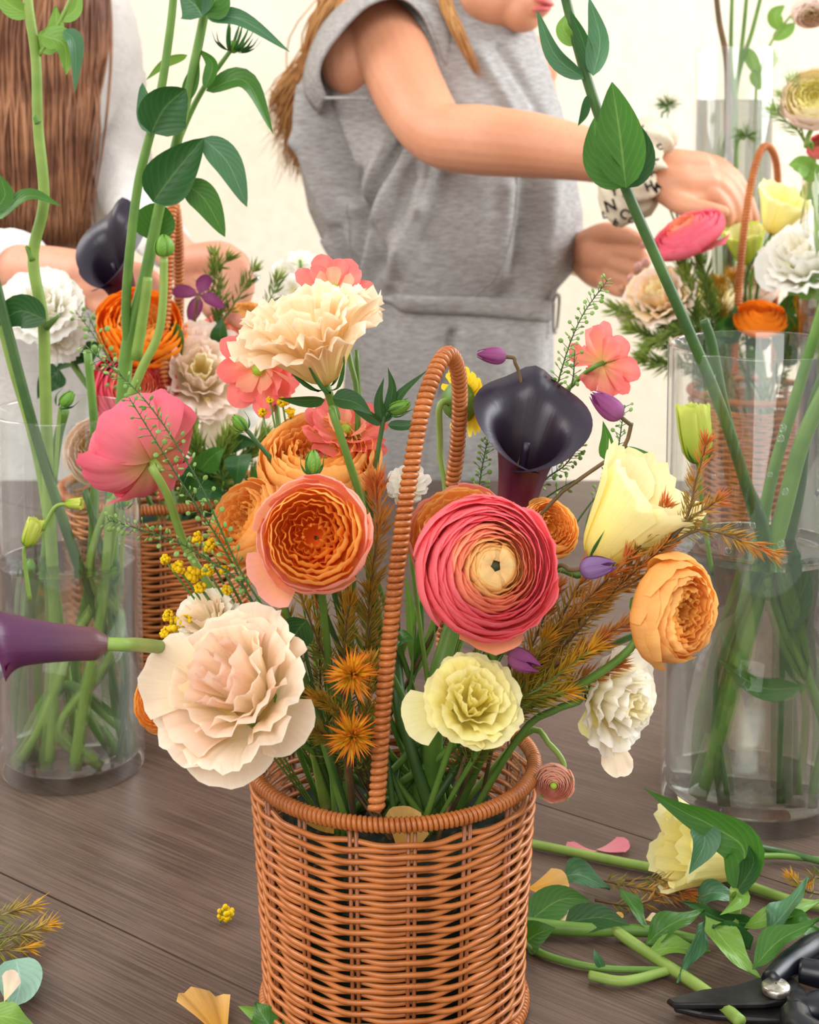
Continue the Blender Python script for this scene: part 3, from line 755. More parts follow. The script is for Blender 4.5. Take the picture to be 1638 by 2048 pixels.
def flower(name, label, cat, u, v, Y, ax, Rpx, layers, mats_stem=None, srad=.0016, mid=None, b=0, group=None, roll=0.0, seed=0, ft=None, back=.6, sep=None, eye=None, stem_on=True, zback=0.0):
    """a cut flower: petals, calyx and its stem down to where it is stuck; (u,v) is the middle of the bloom"""
    m = mpp(v, Y); R = Rpx*m; axis = VW(u, v, ax); head = P(u, v, Y) - axis*R*zback
    f = (foot(b=b) if ft is None else Vector(ft))
    root = thing(name, label, cat, f, group)
    bloom(root, head, axis, R, layers, roll, seed)
    if sep: sepals(root, head, axis, R, **sep)
    if eye: put(root, ellipsoid_geo((0, 0, eye[1]), (eye[0], eye[0], eye[0]*.8), None, 10, 6), eye[2], 'flower_center', head, axis, R)
    if stem_on:
        base = head - axis*R*back; pts = [base+axis*R*.15, base - axis*R*.35]
        pts += px(mid, Y) if mid else [ (base-axis*R*.35).lerp(f, .5) + Vector((0, 0, .006))]
        pts += [f]
        stem(root, list(reversed(pts)), [srad*1.1, srad, srad, srad*1.15], mats_stem or G_stem, 22)
    return root, head, axis, R

FB = 'flowers in the foreground basket'
S5 = lambda m, **k: dict(dict(mat=m, n=5), **k)
# 1 the big coral ranunculus
r, h, a, R = flower('ranunculus', 'big layered coral ranunculus facing forward beside the basket handle', 'flower', 984, 1134, .735, (.27, .03, 1), 138, k_ranunculus(coral_o, coral_m, coral_i, n=13), G_stem, .0022, mid=[(985, 1290, .76), (955, 1450, .80)], group='ranunculus in the foreground basket', seed=3, zback=.1)
put(r, ellipsoid_geo((.0, 0, .27), (.075, .075, .06), None, 12, 8), G_eye, 'flower_center', h, a, R)
bloom(r, h, a, R, [(patch(((.34, .05), (.38, .26), (.26, .36), (.07, .31)), 62, 9, 11, .14, 3, .012, 2, 0, .06, seed=41), 5, .1, coral_i, 'petal', .1, 1, 0)], seed=8)
bloom(r, h, a, R, [(patch(((.05, -.5), (.7, -.7), (1.1, -.5), (1.22, -.12)), 26, 9, 9, .2, 2.4, .03, 2, 0, .04, seed=42), 1, math.radians(-95)+.1, coral_m, 'petal', .0, 1, 0)], roll=0, seed=9)
# 2 orange garden rose
flower('garden_rose', 'orange garden rose with blush outer petals facing forward left of the handle', 'flower', 628, 1072, .745, (-.12, .10, 1), 108, k_rose(rose_o, rose_m, rose_i, 1), G_stem, .002, mid=[(650, 1250, .79), (690, 1420, .81)], group='garden roses in the foreground basket', seed=5)
r = None
def loose_petal(root, u, v, Y, ax, Rpx, mat, roll, prof, A=40, seed=0, ruff=.03):
    bloom(root, P(u, v, Y), VW(u, v, ax), Rpx*mpp(v, Y), [(patch(prof, A, 10, 11, .16, 2.6, ruff, 2, .01, .04, seed=seed), 1, roll, mat, 'petal', 0, 1, 0)])
rose_main = bpy.data.objects['garden_rose']
loose_petal(rose_main, 622, 1078, .748, (-.1, .1, 1), 112, rose_o, math.radians(222), ((.3, -.45), (.8, -.6), (1.15, -.3), (1.32, -.02)), 30, 61)
loose_petal(rose_main, 628, 1072, .749, (-.1, .1, 1), 112, rose_o, math.radians(72), ((.3, -.45), (.8, -.6), (1.02, -.2), (1.06, .12)), 40, 62)
# 3 blush lisianthus, lower left
r, h, a, R = flower('lisianthus', 'large ruffled blush and cream lisianthus drooping over the left basket rim', 'flower', 450, 1358, .735, (-.55, .42, .72), 160, k_lisi_big(blush_o, blush_m, blush_m, 4), G_stem, .0019, ft=(BX-.03, BY-.02, TZ+.1), mid=[(560, 1380, .80), (650, 1470, .81)], group='lisianthus in the foreground basket', seed=7, sep=S5(G_sep, out=.5), zback=.15)
loose_petal(r, 500, 1395, .74, (-.2, .1, 1), 150, blush_o, math.radians(-35), ((.1, -.15), (.35, -.2), (.6, .05), (.95, .0)), 36, 71, .03)
loose_petal(r, 440, 1400, .738, (-.2, .1, 1), 150, blush_o, math.radians(-78), ((.1, -.15), (.45, -.2), (.8, .0), (1.12, -.1)), 40, 72, .05)
loose_petal(r, 450, 1380, .735, (-.1, .0, 1), 165, blush_o, math.radians(165), ((.1, -.15), (.45, -.2), (.8, .0), (1.05, -.1)), 36, 73, .06)
# 4 yellow lisianthus in front
r, h, a, R = flower('lisianthus', 'pale lemon lisianthus with rolled petals above the front basket rim', 'flower', 950, 1396, .74, (.22, .38, 1), 93, k_lisi_big(yell_o, yell_m, yell_m, 21), G_stem, .0017, ft=(BX+.01, BY-.03, TZ+.1), mid=[(905, 1480, .79)], group='lisianthus in the foreground basket', seed=12, sep=S5(G_sep, out=.45), zback=.15)
loose_petal(r, 915, 1400, .742, (-.1, .0, 1), 118, yell_o, math.radians(205), ((.1, -.1), (.35, -.2), (.7, .02), (1.0, .02)), 34, 75, .02)
loose_petal(r, 935, 1390, .745, (.0, .1, 1), 96, yell_m, math.radians(110), ((.1, -.1), (.35, -.2), (.6, .02), (.8, .12)), 44, 76, .04)
# 5 dark calla lily, upright
def calla_thing(label, u, v, Y, ax, Rpx, Hpx, mo, mi, roll, mids, b=0, ft=None, sr=.0042, smat=G_stem, **k):
    m = mpp(v, Y); axis = VW(u, v, ax); head = P(u, v, Y); f = foot(b=b) if ft is None else Vector(ft)
    root = thing('calla_lily', label, 'flower', f, 'dark calla lilies')
    calla(root, head, axis, Rpx*m, Hpx*m, mo, mi, roll, **k)
    pts = [head+axis*Hpx*m*.04, head-axis*Hpx*m*.12]+px(mids, Y)+[f]
    stem(root, list(reversed(pts)), [sr, sr*.95, sr*.9, sr*.85], smat, 26, sides=10)
    return root
calla_thing('near-black calla lily opening upward right of the basket handle', 1026, 1034, .86, (.20, 1, .40), 108, 290, calla_o, calla_i, 0.6, [(985, 1130, .86), (900, 1300, .85), (870, 1400, .84)], ft=(BX+.012, BY-.005, TZ+.1), sr=.0062, tube_r=.36, flare=.30, front=.52, tip=.10)
# 6 calla lying left
calla_thing('plum calla lily pointing left across the left glass vase', 214, 1288, .70, (-1, .04, .06), 78, 300, calla_p, calla_i, 2.4, [(280, 1290, .72), (360, 1300, .77), (470, 1330, .80), (600, 1400, .81)], ft=(BX-.035, BY-.0, TZ+.1), sr=.0036, smat=G_stem_l, tube_r=.40, flare=.40, front=.7, tip=.2)
# 7 yellow cup lisianthus at right
r, h, a, R = flower('lisianthus', 'closed yellow lisianthus cup leaning right above the rusty sprigs', 'flower', 1262, 1030, .80, (.62, .72, .28), 122, k_cup(yell_o, pale_y, 3, .98, .72), G_stem, .0019, mid=[(1090, 1150, .81), (980, 1330, .82)], group='lisianthus in the foreground basket', seed=2, back=1.0, sep=dict(mat=G_sep_d, n=5, out=.62, width=7, z=-1.0))
# 8 orange rose at right
flower('garden_rose', 'apricot orange garden rose hanging at the right above the vase', 'flower', 1352, 1222, .77, (.80, -.18, .62), 104, k_rose(apri_o, apri_o, rose_m, 30, .35), G_stem, .0022, mid=[(1270, 1285, .78), (1160, 1370, .79), (1010, 1440, .81)], ft=(BX+.03, BY, TZ+.1), group='garden roses in the foreground basket', seed=15, back=.7, sep=S5(G_sep_d, out=.9, drop_=-.3))
# 9 white drooping lisianthus
r, h, a, R = flower('lisianthus', 'ivory white lisianthus drooping beyond the right basket rim', 'flower', 1240, 1402, .80, (.72, -.22, .50), 104, k_lisi_big(ivory_o, ivory_o, pale_y, 33), G_stem, .0019, mid=[(1160, 1400, .79), (1110, 1420, .79), (1040, 1470, .80)], ft=(BX+.035, BY-.01, TZ+.1), group='lisianthus in the foreground basket', seed=16, back=.75, sep=S5(G_sep_d, out=.4))
loose_petal(r, 1205, 1420, .80, (.1, -.2, 1), 118, blush_o, math.radians(-75), ((.05, .0), (.25, -.1), (.7, .05), (1.15, .0)), 17, 77, .04)
loose_petal(r, 1190, 1390, .80, (.1, -.2, 1), 100, yell_m, math.radians(-100), ((.05, .0), (.25, -.1), (.5, .05), (.85, .0)), 22, 78, .03)
# 10 little nodding ranunculus bud over the rim
r, h, a, R = flower('ranunculus', 'small dusty peach ranunculus bud nodding over the right basket rim', 'flower', 1108, 1568, .80, (-.10, -.45, 1), 38, k_ranunculus(mauve_p, mauve_p, mauve_p, n=6), G_stem_l, .0017, mid=[(1128, 1530, .815), (1100, 1490, .82), (1050, 1468, .83)], ft=(BX+.03, BY+.01, TZ+.1), group='ranunculus in the foreground basket', seed=18, sep=dict(mat=G_sep, n=5, out=1.1, z=-.55, drop_=-.2, width=22), eye=(.2, .2, G_bud))
# 11 top lisianthus (peach, ruffled)
r, h, a, R = flower('lisianthus', 'ruffled peach lisianthus standing tallest above the front flowers', 'flower', 618, 668, .80, (-.30, .90, .34), 152, k_lisianthus(cream_o, cream_o, cream_o, 8, 1.05, .10), G_stem, .0021, mid=[(664, 820, .80), (700, 930, .805), (725, 1020, .81), (750, 1200, .82)], group='lisianthus in the foreground basket', seed=21, back=.95, sep=dict(mat=G_sep_d, n=5, out=.5, width=7, z=-.85), zback=-.05)
leaf(r, px([(665, 795), (710, 805), (745, 830)], .80), .012, G_leaf_d, .4)
leaf(r, px([(650, 800), (600, 800), (555, 797)], .80), .010, G_leaf_d, .9)
# 12 salmon butterfly ranunculus
for (lab, u, v, Y, ax, Rp, sd, mid) in (
    ('salmon butterfly ranunculus peeking out behind the top of the peach lisianthus', 668, 580, .86, (.1, .65, .7), 82, 31, [(700, 720, .85), (715, 900, .84)]),
    ('salmon butterfly ranunculus tucked under the left side of the peach lisianthus', 518, 738, .86, (-.45, -.25, .75), 94, 32, [(560, 870, .85), (590, 960, .84)]),
    ('salmon butterfly ranunculus below the peach lisianthus beside two green buds', 690, 862, .84, (.1, .75, .55), 92, 33, [(690, 960, .84)])):
    flower('butterfly_ranunculus', lab, 'flower', u, v, Y, ax, Rp, k_butterfly(bfly_o, bfly_i, sd), G_stem, .0015, mid=mid, group='butterfly ranunculus in the foreground basket', seed=sd, back=.2, eye=(.14, .05, G_bud))
r, h, a, R = flower('butterfly_ranunculus', 'salmon butterfly ranunculus seen from behind at the upper right', 'flower', 1215, 722, .91, (.55, .25, -.55), 76, k_butterfly(bfly_o, bfly_i, 35), G_stem, .0014, mid=[(1150, 765, .93), (1060, 860, .94), (1000, 1050, .90)], group='butterfly ranunculus in the foreground basket', seed=36, back=.2)
sepals(r, h, a, R, G_sep, 5, .5, -.45, 20, 3, z=-.2)
# 13..16 orange roses further back
for (lab, u, v, Y, ax, Rp, sd, mo, mm, mi, mid) in (
    ('big orange garden rose low behind the forward-facing rose', 636, 918, .83, (.0, .75, .62), 112, 51, apri_o, apri_o, rose_m, [(660, 1100, .83)]),
    ('orange garden rose half hidden left of the forward-facing rose', 492, 1042, .80, (-.62, .35, .6), 84, 52, apri_o, apri_o, rose_m, [(560, 1180, .81)]),
    ('peach orange garden rose mostly hidden behind the big coral ranunculus', 922, 1068, .81, (-.15, .5, .75), 104, 53, rose_o, apri_o, rose_m, [(920, 1250, .82)]),
    ('small orange garden rose peeking out right of the coral ranunculus', 1098, 1058, .83, (.4, .3, .8), 58, 54, apri_o, apri_o, rose_m, [(1050, 1200, .83)]),
    ('orange garden rose hidden behind the blush lisianthus at far left', 318, 1400, .78, (-.6, .0, .7), 58, 55, apri_o, rose_m, rose_i, [(420, 1400, .79), (560, 1460, .80)])):
    flower('garden_rose', lab, 'flower', u, v, Y, ax, Rp, k_rose(mo, mm, mi, sd), G_stem, .0019, mid=mid, group='garden roses in the foreground basket', seed=sd, back=.6, sep=S5(G_sep_d, out=.7, drop_=-.3))
# 17 white sweet pea like flower behind the handle
flower('stock_flower', 'small white flower behind the basket handle above the coral ranunculus', 'flower', 815, 968, .86, (.1, .5, .7), 46, k_butterfly(white_o, white_o, 44), G_stem_l, .0013, mid=[(820, 1100, .85)], group='white fillers', seed=44, back=.2)
flower('lisianthus', 'cream lisianthus half hidden above the blush one at the left', 'flower', 415, 1240, .80, (-.4, .5, .7), 72, k_lisianthus(ivory_o, blush_o, blush_o, 45, 1.0, .07), G_stem, .0016, mid=[(520, 1330, .81)], group='lisianthus in the foreground basket', seed=45, back=.7)
# 18 yellow daisy behind handle
r, h, a, R = flower('chrysanthemum', 'yellow daisy chrysanthemum facing right behind the arch of the handle', 'flower', 926, 802, .90, (.70, .14, -.52), 72, k_daisy(daisy_y, 3), G_stem_l, .0019, mid=[(880, 900, .89), (876, 1100, .87)], seed=60, back=.45)
put(r, lathe_geo([(.06, -.52), (.4, -.46), (.56, -.22), (.58, .0), (.2, .08)], 22), G_stem, 'calyx', h, a, R)
# 19 clematis
for (lab, u, v, Y, ax, Rp, mat, sd, mid) in (
    ('mauve clematis bud nodding left above the black calla', 1012, 714, .88, (-1, .10, .2), 48, purp_o, 1, [(1030, 725, .88), (1040, 760, .88), (1050, 900, .87)]),
    ('purple clematis bud nodding beside the black calla on a curved stalk', 1243, 835, .83, (-.75, .62, .2), 62, purp_o, 2, [(1262, 850, .83), (1250, 890, .83), (1215, 920, .83), (1080, 1030, .83), (985, 1250, .82)]),
    ('dusty lavender clematis bud right of the coral ranunculus', 1160, 1138, .765, (.95, .12, .3), 60, lav_o, 3, [(1110, 1138, .775), (1040, 1250, .80)]),
    ('dark purple clematis petal cup above the lemon lisianthus', 1018, 1308, .76, (.88, -.42, .3), 58, purp_o, 4, [(985, 1330, .77), (960, 1420, .80)]),
    ('faded lavender clematis bud among rusty sprigs', 1228, 1120, .81, (.55, .8, .2), 36, lav_o, 5, [(1200, 1180, .81), (1080, 1330, .81)])):
    r, h, a, R = flower('clematis', lab, 'flower', u, v, Y, ax, Rp, k_nodbud(mat, sd), G_stem_b, .0011, mid=mid, group='clematis buds in the foreground basket', seed=sd, back=-.02)
    if sd == 2:
        leaf(r, px([(1210, 920), (1214, 880), (1206, 842)], .83), .0085, G_leaf, .2)
        leaf(r, px([(1215, 922), (1258, 905), (1305, 908)], .83), .0085, G_leaf, .5)
# 20 nodding pink ranunculus seen from behind
r, h, a, R = flower('ranunculus', 'pink ranunculus seen from behind on a curved pale green stalk', 'flower', 274, 886, .84, (-.42, .50, -.60), 104, k_ranunculus(pink_o, pink_o, coral_o, n=7), G_stem_l, .0024, mid=[(304, 935, .815), (335, 990, .82), (370, 1090, .83), (440, 1200, .83), (560, 1340, .82)], group='ranunculus in the foreground basket', seed=24, back=.52, ft=(BX-.03, BY+.01, TZ+.1))
bloom(r, h, a, R, [(patch(((.05, -.54), (.75, -.72), (1.08, -.3), (1.12, .05)), 38, 12, 13, .22, 2.4, .06, 2, .01, .10, seed=47, tuck=.05), 5, .9, pink_o, 'petal', .3, 1.06, -.02), (patch(((.05, -.56), (.6, -.8), (1.0, -.5), (1.15, -.1)), 30, 12, 13, .22, 2.4, .05, 2, .01, .10, seed=48, tuck=.06), 3, 3.6, pink_o, 'petal', .3, 1.0, -.03)], seed=13)
sepals(r, h, a, R, G_sep, 5, .42, -.65, 22, 4, z=-.56)
# 21 green buds
for (lab, u, v, Y, ax, Rp, hz, mid) in (
    ('round green bud with curled sepals in front of the orange rose', 625, 930, .78, (.05, 1, .1), 28, 5, [(632, 1000, .80), (660, 1150, .81)]),
    ('green bud with long narrow leaves beside the handle', 795, 815, .82, (.9, .35, .3), 26, 5, [(765, 850, .82), (745, 1000, .82), (740, 1200, .82)]),
    ('slim green bud on a forked stem left of the salmon flower', 482, 848, .82, (-.7, .75, .2), 22, 4, [(510, 880, .82), (560, 950, .82), (600, 1100, .82)])):
    f = foot(); m = mpp(v, Y); root = thing('lisianthus_bud', lab, 'flower bud', f, 'green buds in the foreground basket')
    ax_ = VW(u, v, ax); hd = P(u, v, Y); bud(root, hd, ax_, Rp*m, G_sep, G_sep_d, 3, 1.3, hz, 1.4)
    stem(root, [f]+list(reversed(px(mid, Y)))+[hd-ax_*Rp*m*.6], [.0016, .0014, .0012], G_stem_d)
    if u == 795:
        for q in ([(765, 850), (758, 800), (768, 755)], [(770, 845), (800, 790), (855, 740)], [(765, 850), (720, 820), (670, 790)], [(775, 850), (820, 850), (860, 830)], [(770, 840), (785, 780), (776, 735)]):
            leaf(root, px(q, Y), .0062, G_leaf_d, .3)
# 22 leaves and bare stems inside the basket
def twig(name, label, cat, pts, rad, mat, leaves=(), group=None, n=None):
    """a stem given by points from its foot upward, with leaves ((points), width, material, twist, fold)"""
    root = thing(name, label, cat, pts[0], group); stem(root, pts, rad, mat, n)
    for lf in leaves: leaf(root, lf[0], lf[1], lf[2], lf[3] if len(lf) > 3 else .2, lf[4] if len(lf) > 4 else .25, shape=lf[5] if len(lf) > 5 else (.7, .9), wave=lf[6] if len(lf) > 6 else 0)
    return root
twig('leafy_stem', 'dark green pointed leaf beside the blush lisianthus', 'leaf', [foot(-.02, -.02)]+px([(640, 1420, .79), (610, 1300, .78), (612, 1245, .775)]), [.0012, .0009], G_stem_d,
     [(px([(614, 1240), (590, 1270), (566, 1335)], .772), .019, G_leaf_d, .25, .3)])
for k, (pts, rd, m) in enumerate((([(870, 1400, .81), (905, 1250, .82)], .0058, G_stem), ([(810, 1450, .82), (792, 1300, .85), (790, 1150, .87)], .0034, G_stem_d), ([(690, 1450, .82), (655, 1300, .83), (648, 1200, .84)], .0022, G_stem), ([(745, 1450, .83), (748, 1250, .85), (735, 1000, .86), (722, 860, .86), (712, 700, .87)], .0019, G_stem), ([(1010, 1400, .83), (1130, 1330, .83), (1270, 1270, .82)], .0022, G_stem_d))):
    labs = ('broad grooved green stalk under the coral ranunculus', 'dark green stalk close behind the basket handle', 'pale green stalk below the forward-facing orange rose', 'slim upright stalk left of the handle reaching the peach lisianthus', 'dark stalk slanting right below the rusty sprigs')
    twig('flower_stem', labs[k], 'stem', [foot()]+px(pts), [rd, rd, rd*.8], m, group='bare stalks in the foreground basket')
twig('leafy_stem', 'slender grass-like leaves behind the coral ranunculus stalk', 'leaf', [foot(.0, .02)]+px([(820, 1380, .84), (830, 1250, .85)]), [.001, .0007], G_stem,
     [(px([(825, 1330), (822, 1230), (812, 1150)], .85), .006, G_leaf_l, .2), (px([(822, 1360), (860, 1280), (868, 1230)], .85), .007, G_leaf_l, .5), (px([(815, 1400), (840, 1290), (845, 1180)], .85), .006, G_leaf, .7)])
# fallen orange petals in the mouth of the basket
def table_petal(name, label, c, R, mat, yaw, tilt, prof=((.0, .0), (.3, -.06), (.7, .0), (1.0, .16)), A=34, seed=0, ruff=.05, group=None, cat='petal', pitch=0.0):
    me = patch(prof, A, 10, 11, .2, 2.4, ruff, 2, .01, .04, seed=seed)
    zmin = min(v.co.z for v in me.vertices)
    o = obj(name, me, None); o.material_slots[0].link = 'OBJECT'; o.material_slots[0].material = mat
    o.rotation_euler = (tilt, pitch, yaw); o.scale = (R, R, R)
    M = o.rotation_euler.to_matrix(); low = min((M @ (v.co*R)).z for v in me.vertices)
    o.location = Vector(c) - Vector((0, 0, low)) + Vector((0, 0, .0004))
    return tag(o, label, cat, group)
table_petal('fallen_petal', 'orange petal lying in the basket mouth behind the front rim', (BX-.032, BY-.03, TZ+.112), .026, apri_o, 2.2, .2, seed=2, group='petals in the basket')
table_petal('fallen_petal', 'peach petal standing in the basket mouth behind the handle foot', (BX+.004, BY-.056, TZ+.109), .030, apri_o, .9, .1, pitch=-1.2, seed=3, group='petals in the basket')
# 23 spiky rust and olive sprigs
def sprig_thing(label, paths, mat, sm, ln, dens, seed, foot_, group='feathery sprigs', **k):
    root = thing('feathery_sprig', label, 'foliage', foot_, group); sprig(root, paths, mat, sm, ln, dens, seed=seed, **k); return root
ft_ = foot(.02, .0)
A_ = [ft_]+px([(1010, 1420, .80), (1130, 1290, .79)])
sprig_thing('rust-tipped feathery sprig fanning out right past the yellow lisianthus', [A_+px([(1240, 1170, .785), (1330, 1090, .78)]),
    px([(1300, 1110, .782), (1370, 1040, .78), (1392, 960, .778), (1412, 890, .775)]), px([(1320, 1100, .78), (1400, 1060, .775), (1480, 1080, .772), (1540, 1105, .77)]),
    px([(1340, 1080, .78), (1385, 1035, .776), (1430, 1005, .772)]), px([(1240, 1170, .786), (1275, 1100, .785), (1330, 1015, .78)])], N_rust, G_stem_b, .0105, 1500, 3, ft_)
ft_ = foot(.025, -.01)
sprig_thing('dense rusty feathery sprigs filling the space right of the coral ranunculus', [[ft_]+px([(1000, 1420, .79), (1120, 1260, .785), (1250, 1120, .78)]),
    [ft_]+px([(1010, 1400, .80), (1120, 1330, .79), (1260, 1240, .785)]), px([(1080, 1330, .79), (1130, 1220, .79), (1170, 1150, .79)]), px([(1050, 1380, .785), (1110, 1330, .78), (1190, 1290, .776)]), px([(1090, 1320, .80), (1180, 1220, .80), (1290, 1150, .80)])], N_rust, G_stem_b, .0125, 1500, 4, ft_)
ft_ = foot(.015, -.02)
sprig_thing('olive feathery sprig with yellow star tips below the rusty ones', [[ft_]+px([(1000, 1440, .78), (1090, 1370, .775), (1180, 1300, .77)]), px([(1000, 1440, .78), (1070, 1400, .776), (1130, 1385, .772)]), [ft_]+px([(990, 1440, .785), (1040, 1380, .78), (1090, 1280, .78)])], N_olive, G_stem, .0135, 1200, 5, ft_)
ft_ = foot(-.012, -.005)
sprig_thing('tall rust and olive feathery sprig standing left of the handle', [[ft_]+px([(735, 1400, .80), (740, 1200, .80), (755, 1060, .80), (752, 975, .80)])], N_rust, G_stem_b, .0145, 1500, 6, ft_, start=.3)
ft_ = foot(-.02, -.01)
sprig_thing('olive feathery sprig in the middle of the basket beside the dark leaf', [[ft_]+px([(690, 1420, .80), (690, 1280, .80), (700, 1210, .80)]), px([(690, 1400, .80), (640, 1290, .80), (600, 1190, .80)]), px([(700, 1380, .80), (735, 1280, .80), (742, 1190, .80)])], N_olive, G_stem_b, .0125, 1200, 7, ft_)
for k, (u, v, lab) in enumerate(((705, 1348, 'yellow and orange star-shaped feathery tip beside the handle, upper one'), (706, 1470, 'yellow and orange star-shaped feathery tip beside the handle, lower one'))):
    c = P(u, v, .748); ft_ = foot(-.02, -.02); ax_ = VW(u, v, (.12, .12, 1))
    root = thing('feathery_sprig', lab, 'foliage', ft_, 'feathery sprigs')
    rg = random.Random(70+k); V = []; Fc = []; UV = []
    for i in range(170):
        az = rg.uniform(0, 6.283); q = axis_matrix(ax_); el = rg.random()**.7
        d = (q @ Vector((math.cos(az)*el*1.2, math.sin(az)*el*1.2, 1.1-el*1.1))).normalized()
        needle_geo(c - ax_*.012*el*rg.random(), d, .0155*rg.uniform(.65, 1.1), .0007, .62+.38*(1-el)*rg.random()+.25*rg.random(), V, Fc, UV, .05, ax_)
    tag(build('needle_foliage', V, Fc, N_star, root, UV, False), kind='stuff')
    stem(root, [ft_, c-ax_*.03+Vector((0, 0, -.01)), c-ax_*.004], [.0013, .001], G_stem_b)
# 24 pepper grass
def pepper_thing(label, paths, seed, ft_, **k):
    root = thing('pepper_grass', label, 'foliage', ft_, 'pepper grass sprigs'); pepper(root, paths, G_pod, G_stem_d, seed=seed, **k); return root
ft_ = foot(-.03, .01)
pepper_thing('pepper grass sprig crossing the nodding pink ranunculus', [[ft_]+px([(590, 1330, .78), (480, 1140, .77), (395, 960, .765), (290, 800, .76), (170, 690, .76)]), [ft_]+px([(560, 1330, .785), (455, 1110, .78), (360, 960, .775), (258, 795, .77)])], 1, ft_, start=.35)
ft_ = foot(-.028, .0)
pepper_thing('pepper grass sprig reaching left across the vase water', [[ft_]+px([(520, 1230, .78), (400, 1110, .775), (300, 1065, .77), (215, 1040, .77)])], 2, ft_, start=.4)
ft_ = foot(.01, .02)
pepper_thing('pepper grass sprig rising beside the upper right salmon flower', [[ft_]+px([(1010, 1200, .87), (1075, 930, .885), (1120, 750, .89), (1160, 640, .89), (1215, 560, .89)]), px([(1085, 880, .885), (1140, 780, .885), (1150, 700, .885)])], 3, ft_, start=.5)
ft_ = foot(.012, .018)
pepper_thing('pepper grass sprig between the black calla and the yellow cup', [[ft_]+px([(1000, 1200, .87), (1070, 990, .88), (1130, 930, .88), (1160, 890, .88)]), px([(1050, 1030, .88), (1100, 990, .88), (1150, 960, .88)]), [ft_]+px([(940, 1100, .88), (960, 960, .885), (975, 880, .885)]), [ft_]+px([(1120, 1100, .87), (1220, 950, .875), (1250, 810, .875)])], 4, ft_, start=.5, step=.006)
# 25 goldenrod
for (lab, bl, ft_, sd) in (('goldenrod sprig with fluffy yellow clusters in front of the back basket', [(330, 1120, 12), (355, 1135, 16), (385, 1150, 18), (415, 1140, 14), (400, 1175, 12), (395, 1075, 13), (420, 1090, 15), (455, 1180, 12), (448, 1140, 12)], foot(-.03, .02), 1),
                           ('goldenrod tuft tucked beside the top of the blush lisianthus', [(335, 1230, 12), (350, 1250, 18), (372, 1240, 14), (330, 1265, 12)], foot(-.035, .0), 2),
                           ('goldenrod tips below the left salmon flower', [(540, 800, 8), (565, 805, 12), (580, 825, 11), (525, 825, 9)], foot(-.03, .03), 3)):
    root = thing('goldenrod', lab, 'flower', ft_, 'goldenrod sprigs'); Yg = .80 if sd < 3 else .85
    goldenrod(root, [(P(u, v, Yg), r_*mpp(v, Yg)) for (u, v, r_) in bl], Y_pom, G_stem, ft_, sd)

for k_, (q_, lab_, mt_) in enumerate((
    ([[(985, 1450, .80), (1060, 1300, .80), (1110, 1180, .80)], [(1000, 1450, .81), (1100, 1290, .81), (1200, 1190, .81)], [(1000, 1460, .80), (1120, 1380, .795), (1230, 1330, .79)]], 'olive brown feathery sprig thickening the greenery right of the ranunculus', N_rust),
    ([[(640, 1480, .81), (600, 1330, .81), (560, 1180, .81)], [(660, 1480, .82), (640, 1330, .82), (640, 1200, .82)], [(690, 1480, .82), (700, 1330, .82), (680, 1180, .82)]], 'olive feathery sprig behind the dark leaf left of the handle', N_olive),
    ([[(700, 1500, .78), (680, 1430, .77), (640, 1400, .765)], [(720, 1500, .78), (735, 1420, .775), (740, 1330, .775)], [(690, 1500, .785), (650, 1470, .775), (610, 1450, .77)]], 'short olive sprig low beside the two star-shaped tips', N_olive),
    ([[(930, 1500, .80), (960, 1330, .81), (1010, 1290, .81)], [(930, 1500, .80), (920, 1400, .82), (905, 1290, .83)]], 'thin green sprig between the lemon lisianthus and the ranunculus', N_green))):
    f_ = foot(); sprig_thing(lab_, [[f_]+px(p_) for p_ in q_], mt_, G_stem_b, .0115, 1150, 80+k_, f_)

# ================================================================ the basket behind the left vase
GB = 'flowers in the basket behind the left vase'
def bf(name, label, u, v, Y, ax, Rp, layers, b, sd, mid=None, **k):
    return flower(name, label, k.pop('cat', 'flower'), u, v, Y, ax, Rp, layers, k.pop('sm', G_stem), k.pop('sr', .002), mid=mid, b=b, group=(GB, 'flowers in the basket behind the right vase')[b-1], seed=sd, **k)
r, h, a, R = bf('garden_rose', 'bright orange garden rose in front of the left basket handle', 282, 655, 1.33, (.1, .55, .75), 84, k_rose(orange_r, orange_r, rose_m, 81), 1, 81, sep=S5(G_sep_d, out=.8))
bf('ranunculus', 'hot pink ranunculus at the mouth of the left back basket', 272, 778, 1.30, (.25, .35, 1), 86, k_ranunculus(pm('hot_pink_petal', (236, 80, 90), (232, 62, 96), (240, 96, 118), .3), pm('hot_coral_petal', (240, 96, 80), (236, 70, 84), (244, 120, 110), .3), coral_m, n=9), 1, 82)
r, h, a, R = bf('lisianthus', 'cream lisianthus with wide ruffled petals behind the salmon flower', 402, 745, 1.33, (.1, .35, .9), 100, k_lisi_big(pale_o, pale_o, pale_y, 83), 1, 83)
loose_petal(r, 410, 790, 1.325, (.1, .0, 1), 110, blush_o, math.radians(-70), ((.05, .0), (.35, -.1), (.7, .05), (1.05, .0)), 30, 84, .06)
loose_petal(r, 390, 760, 1.33, (.1, .0, 1), 100, blush_o, math.radians(115), ((.05, .0), (.35, -.1), (.7, .05), (.95, .0)), 34, 85, .06)
loose_petal(r, 430, 800, 1.33, (.1, .0, 1), 100, white_o, math.radians(-35), ((.05, .0), (.35, -.1), (.7, .05), (.95, .0)), 34, 86, .06)
bf('garden_rose', 'pale peach rose seen through the top of the left vase', 200, 900, 1.31, (-.2, .2, 1), 66, k_rose(pale_o, pale_o, cream_o, 87), 1, 87)
bf('lisianthus', 'full white lisianthus behind the thick green stem at the left edge', 85, 610, 1.33, (-.2, .45, .9), 78, k_lisi_big(white_o, white_o, ivory_o, 88), 1, 88)
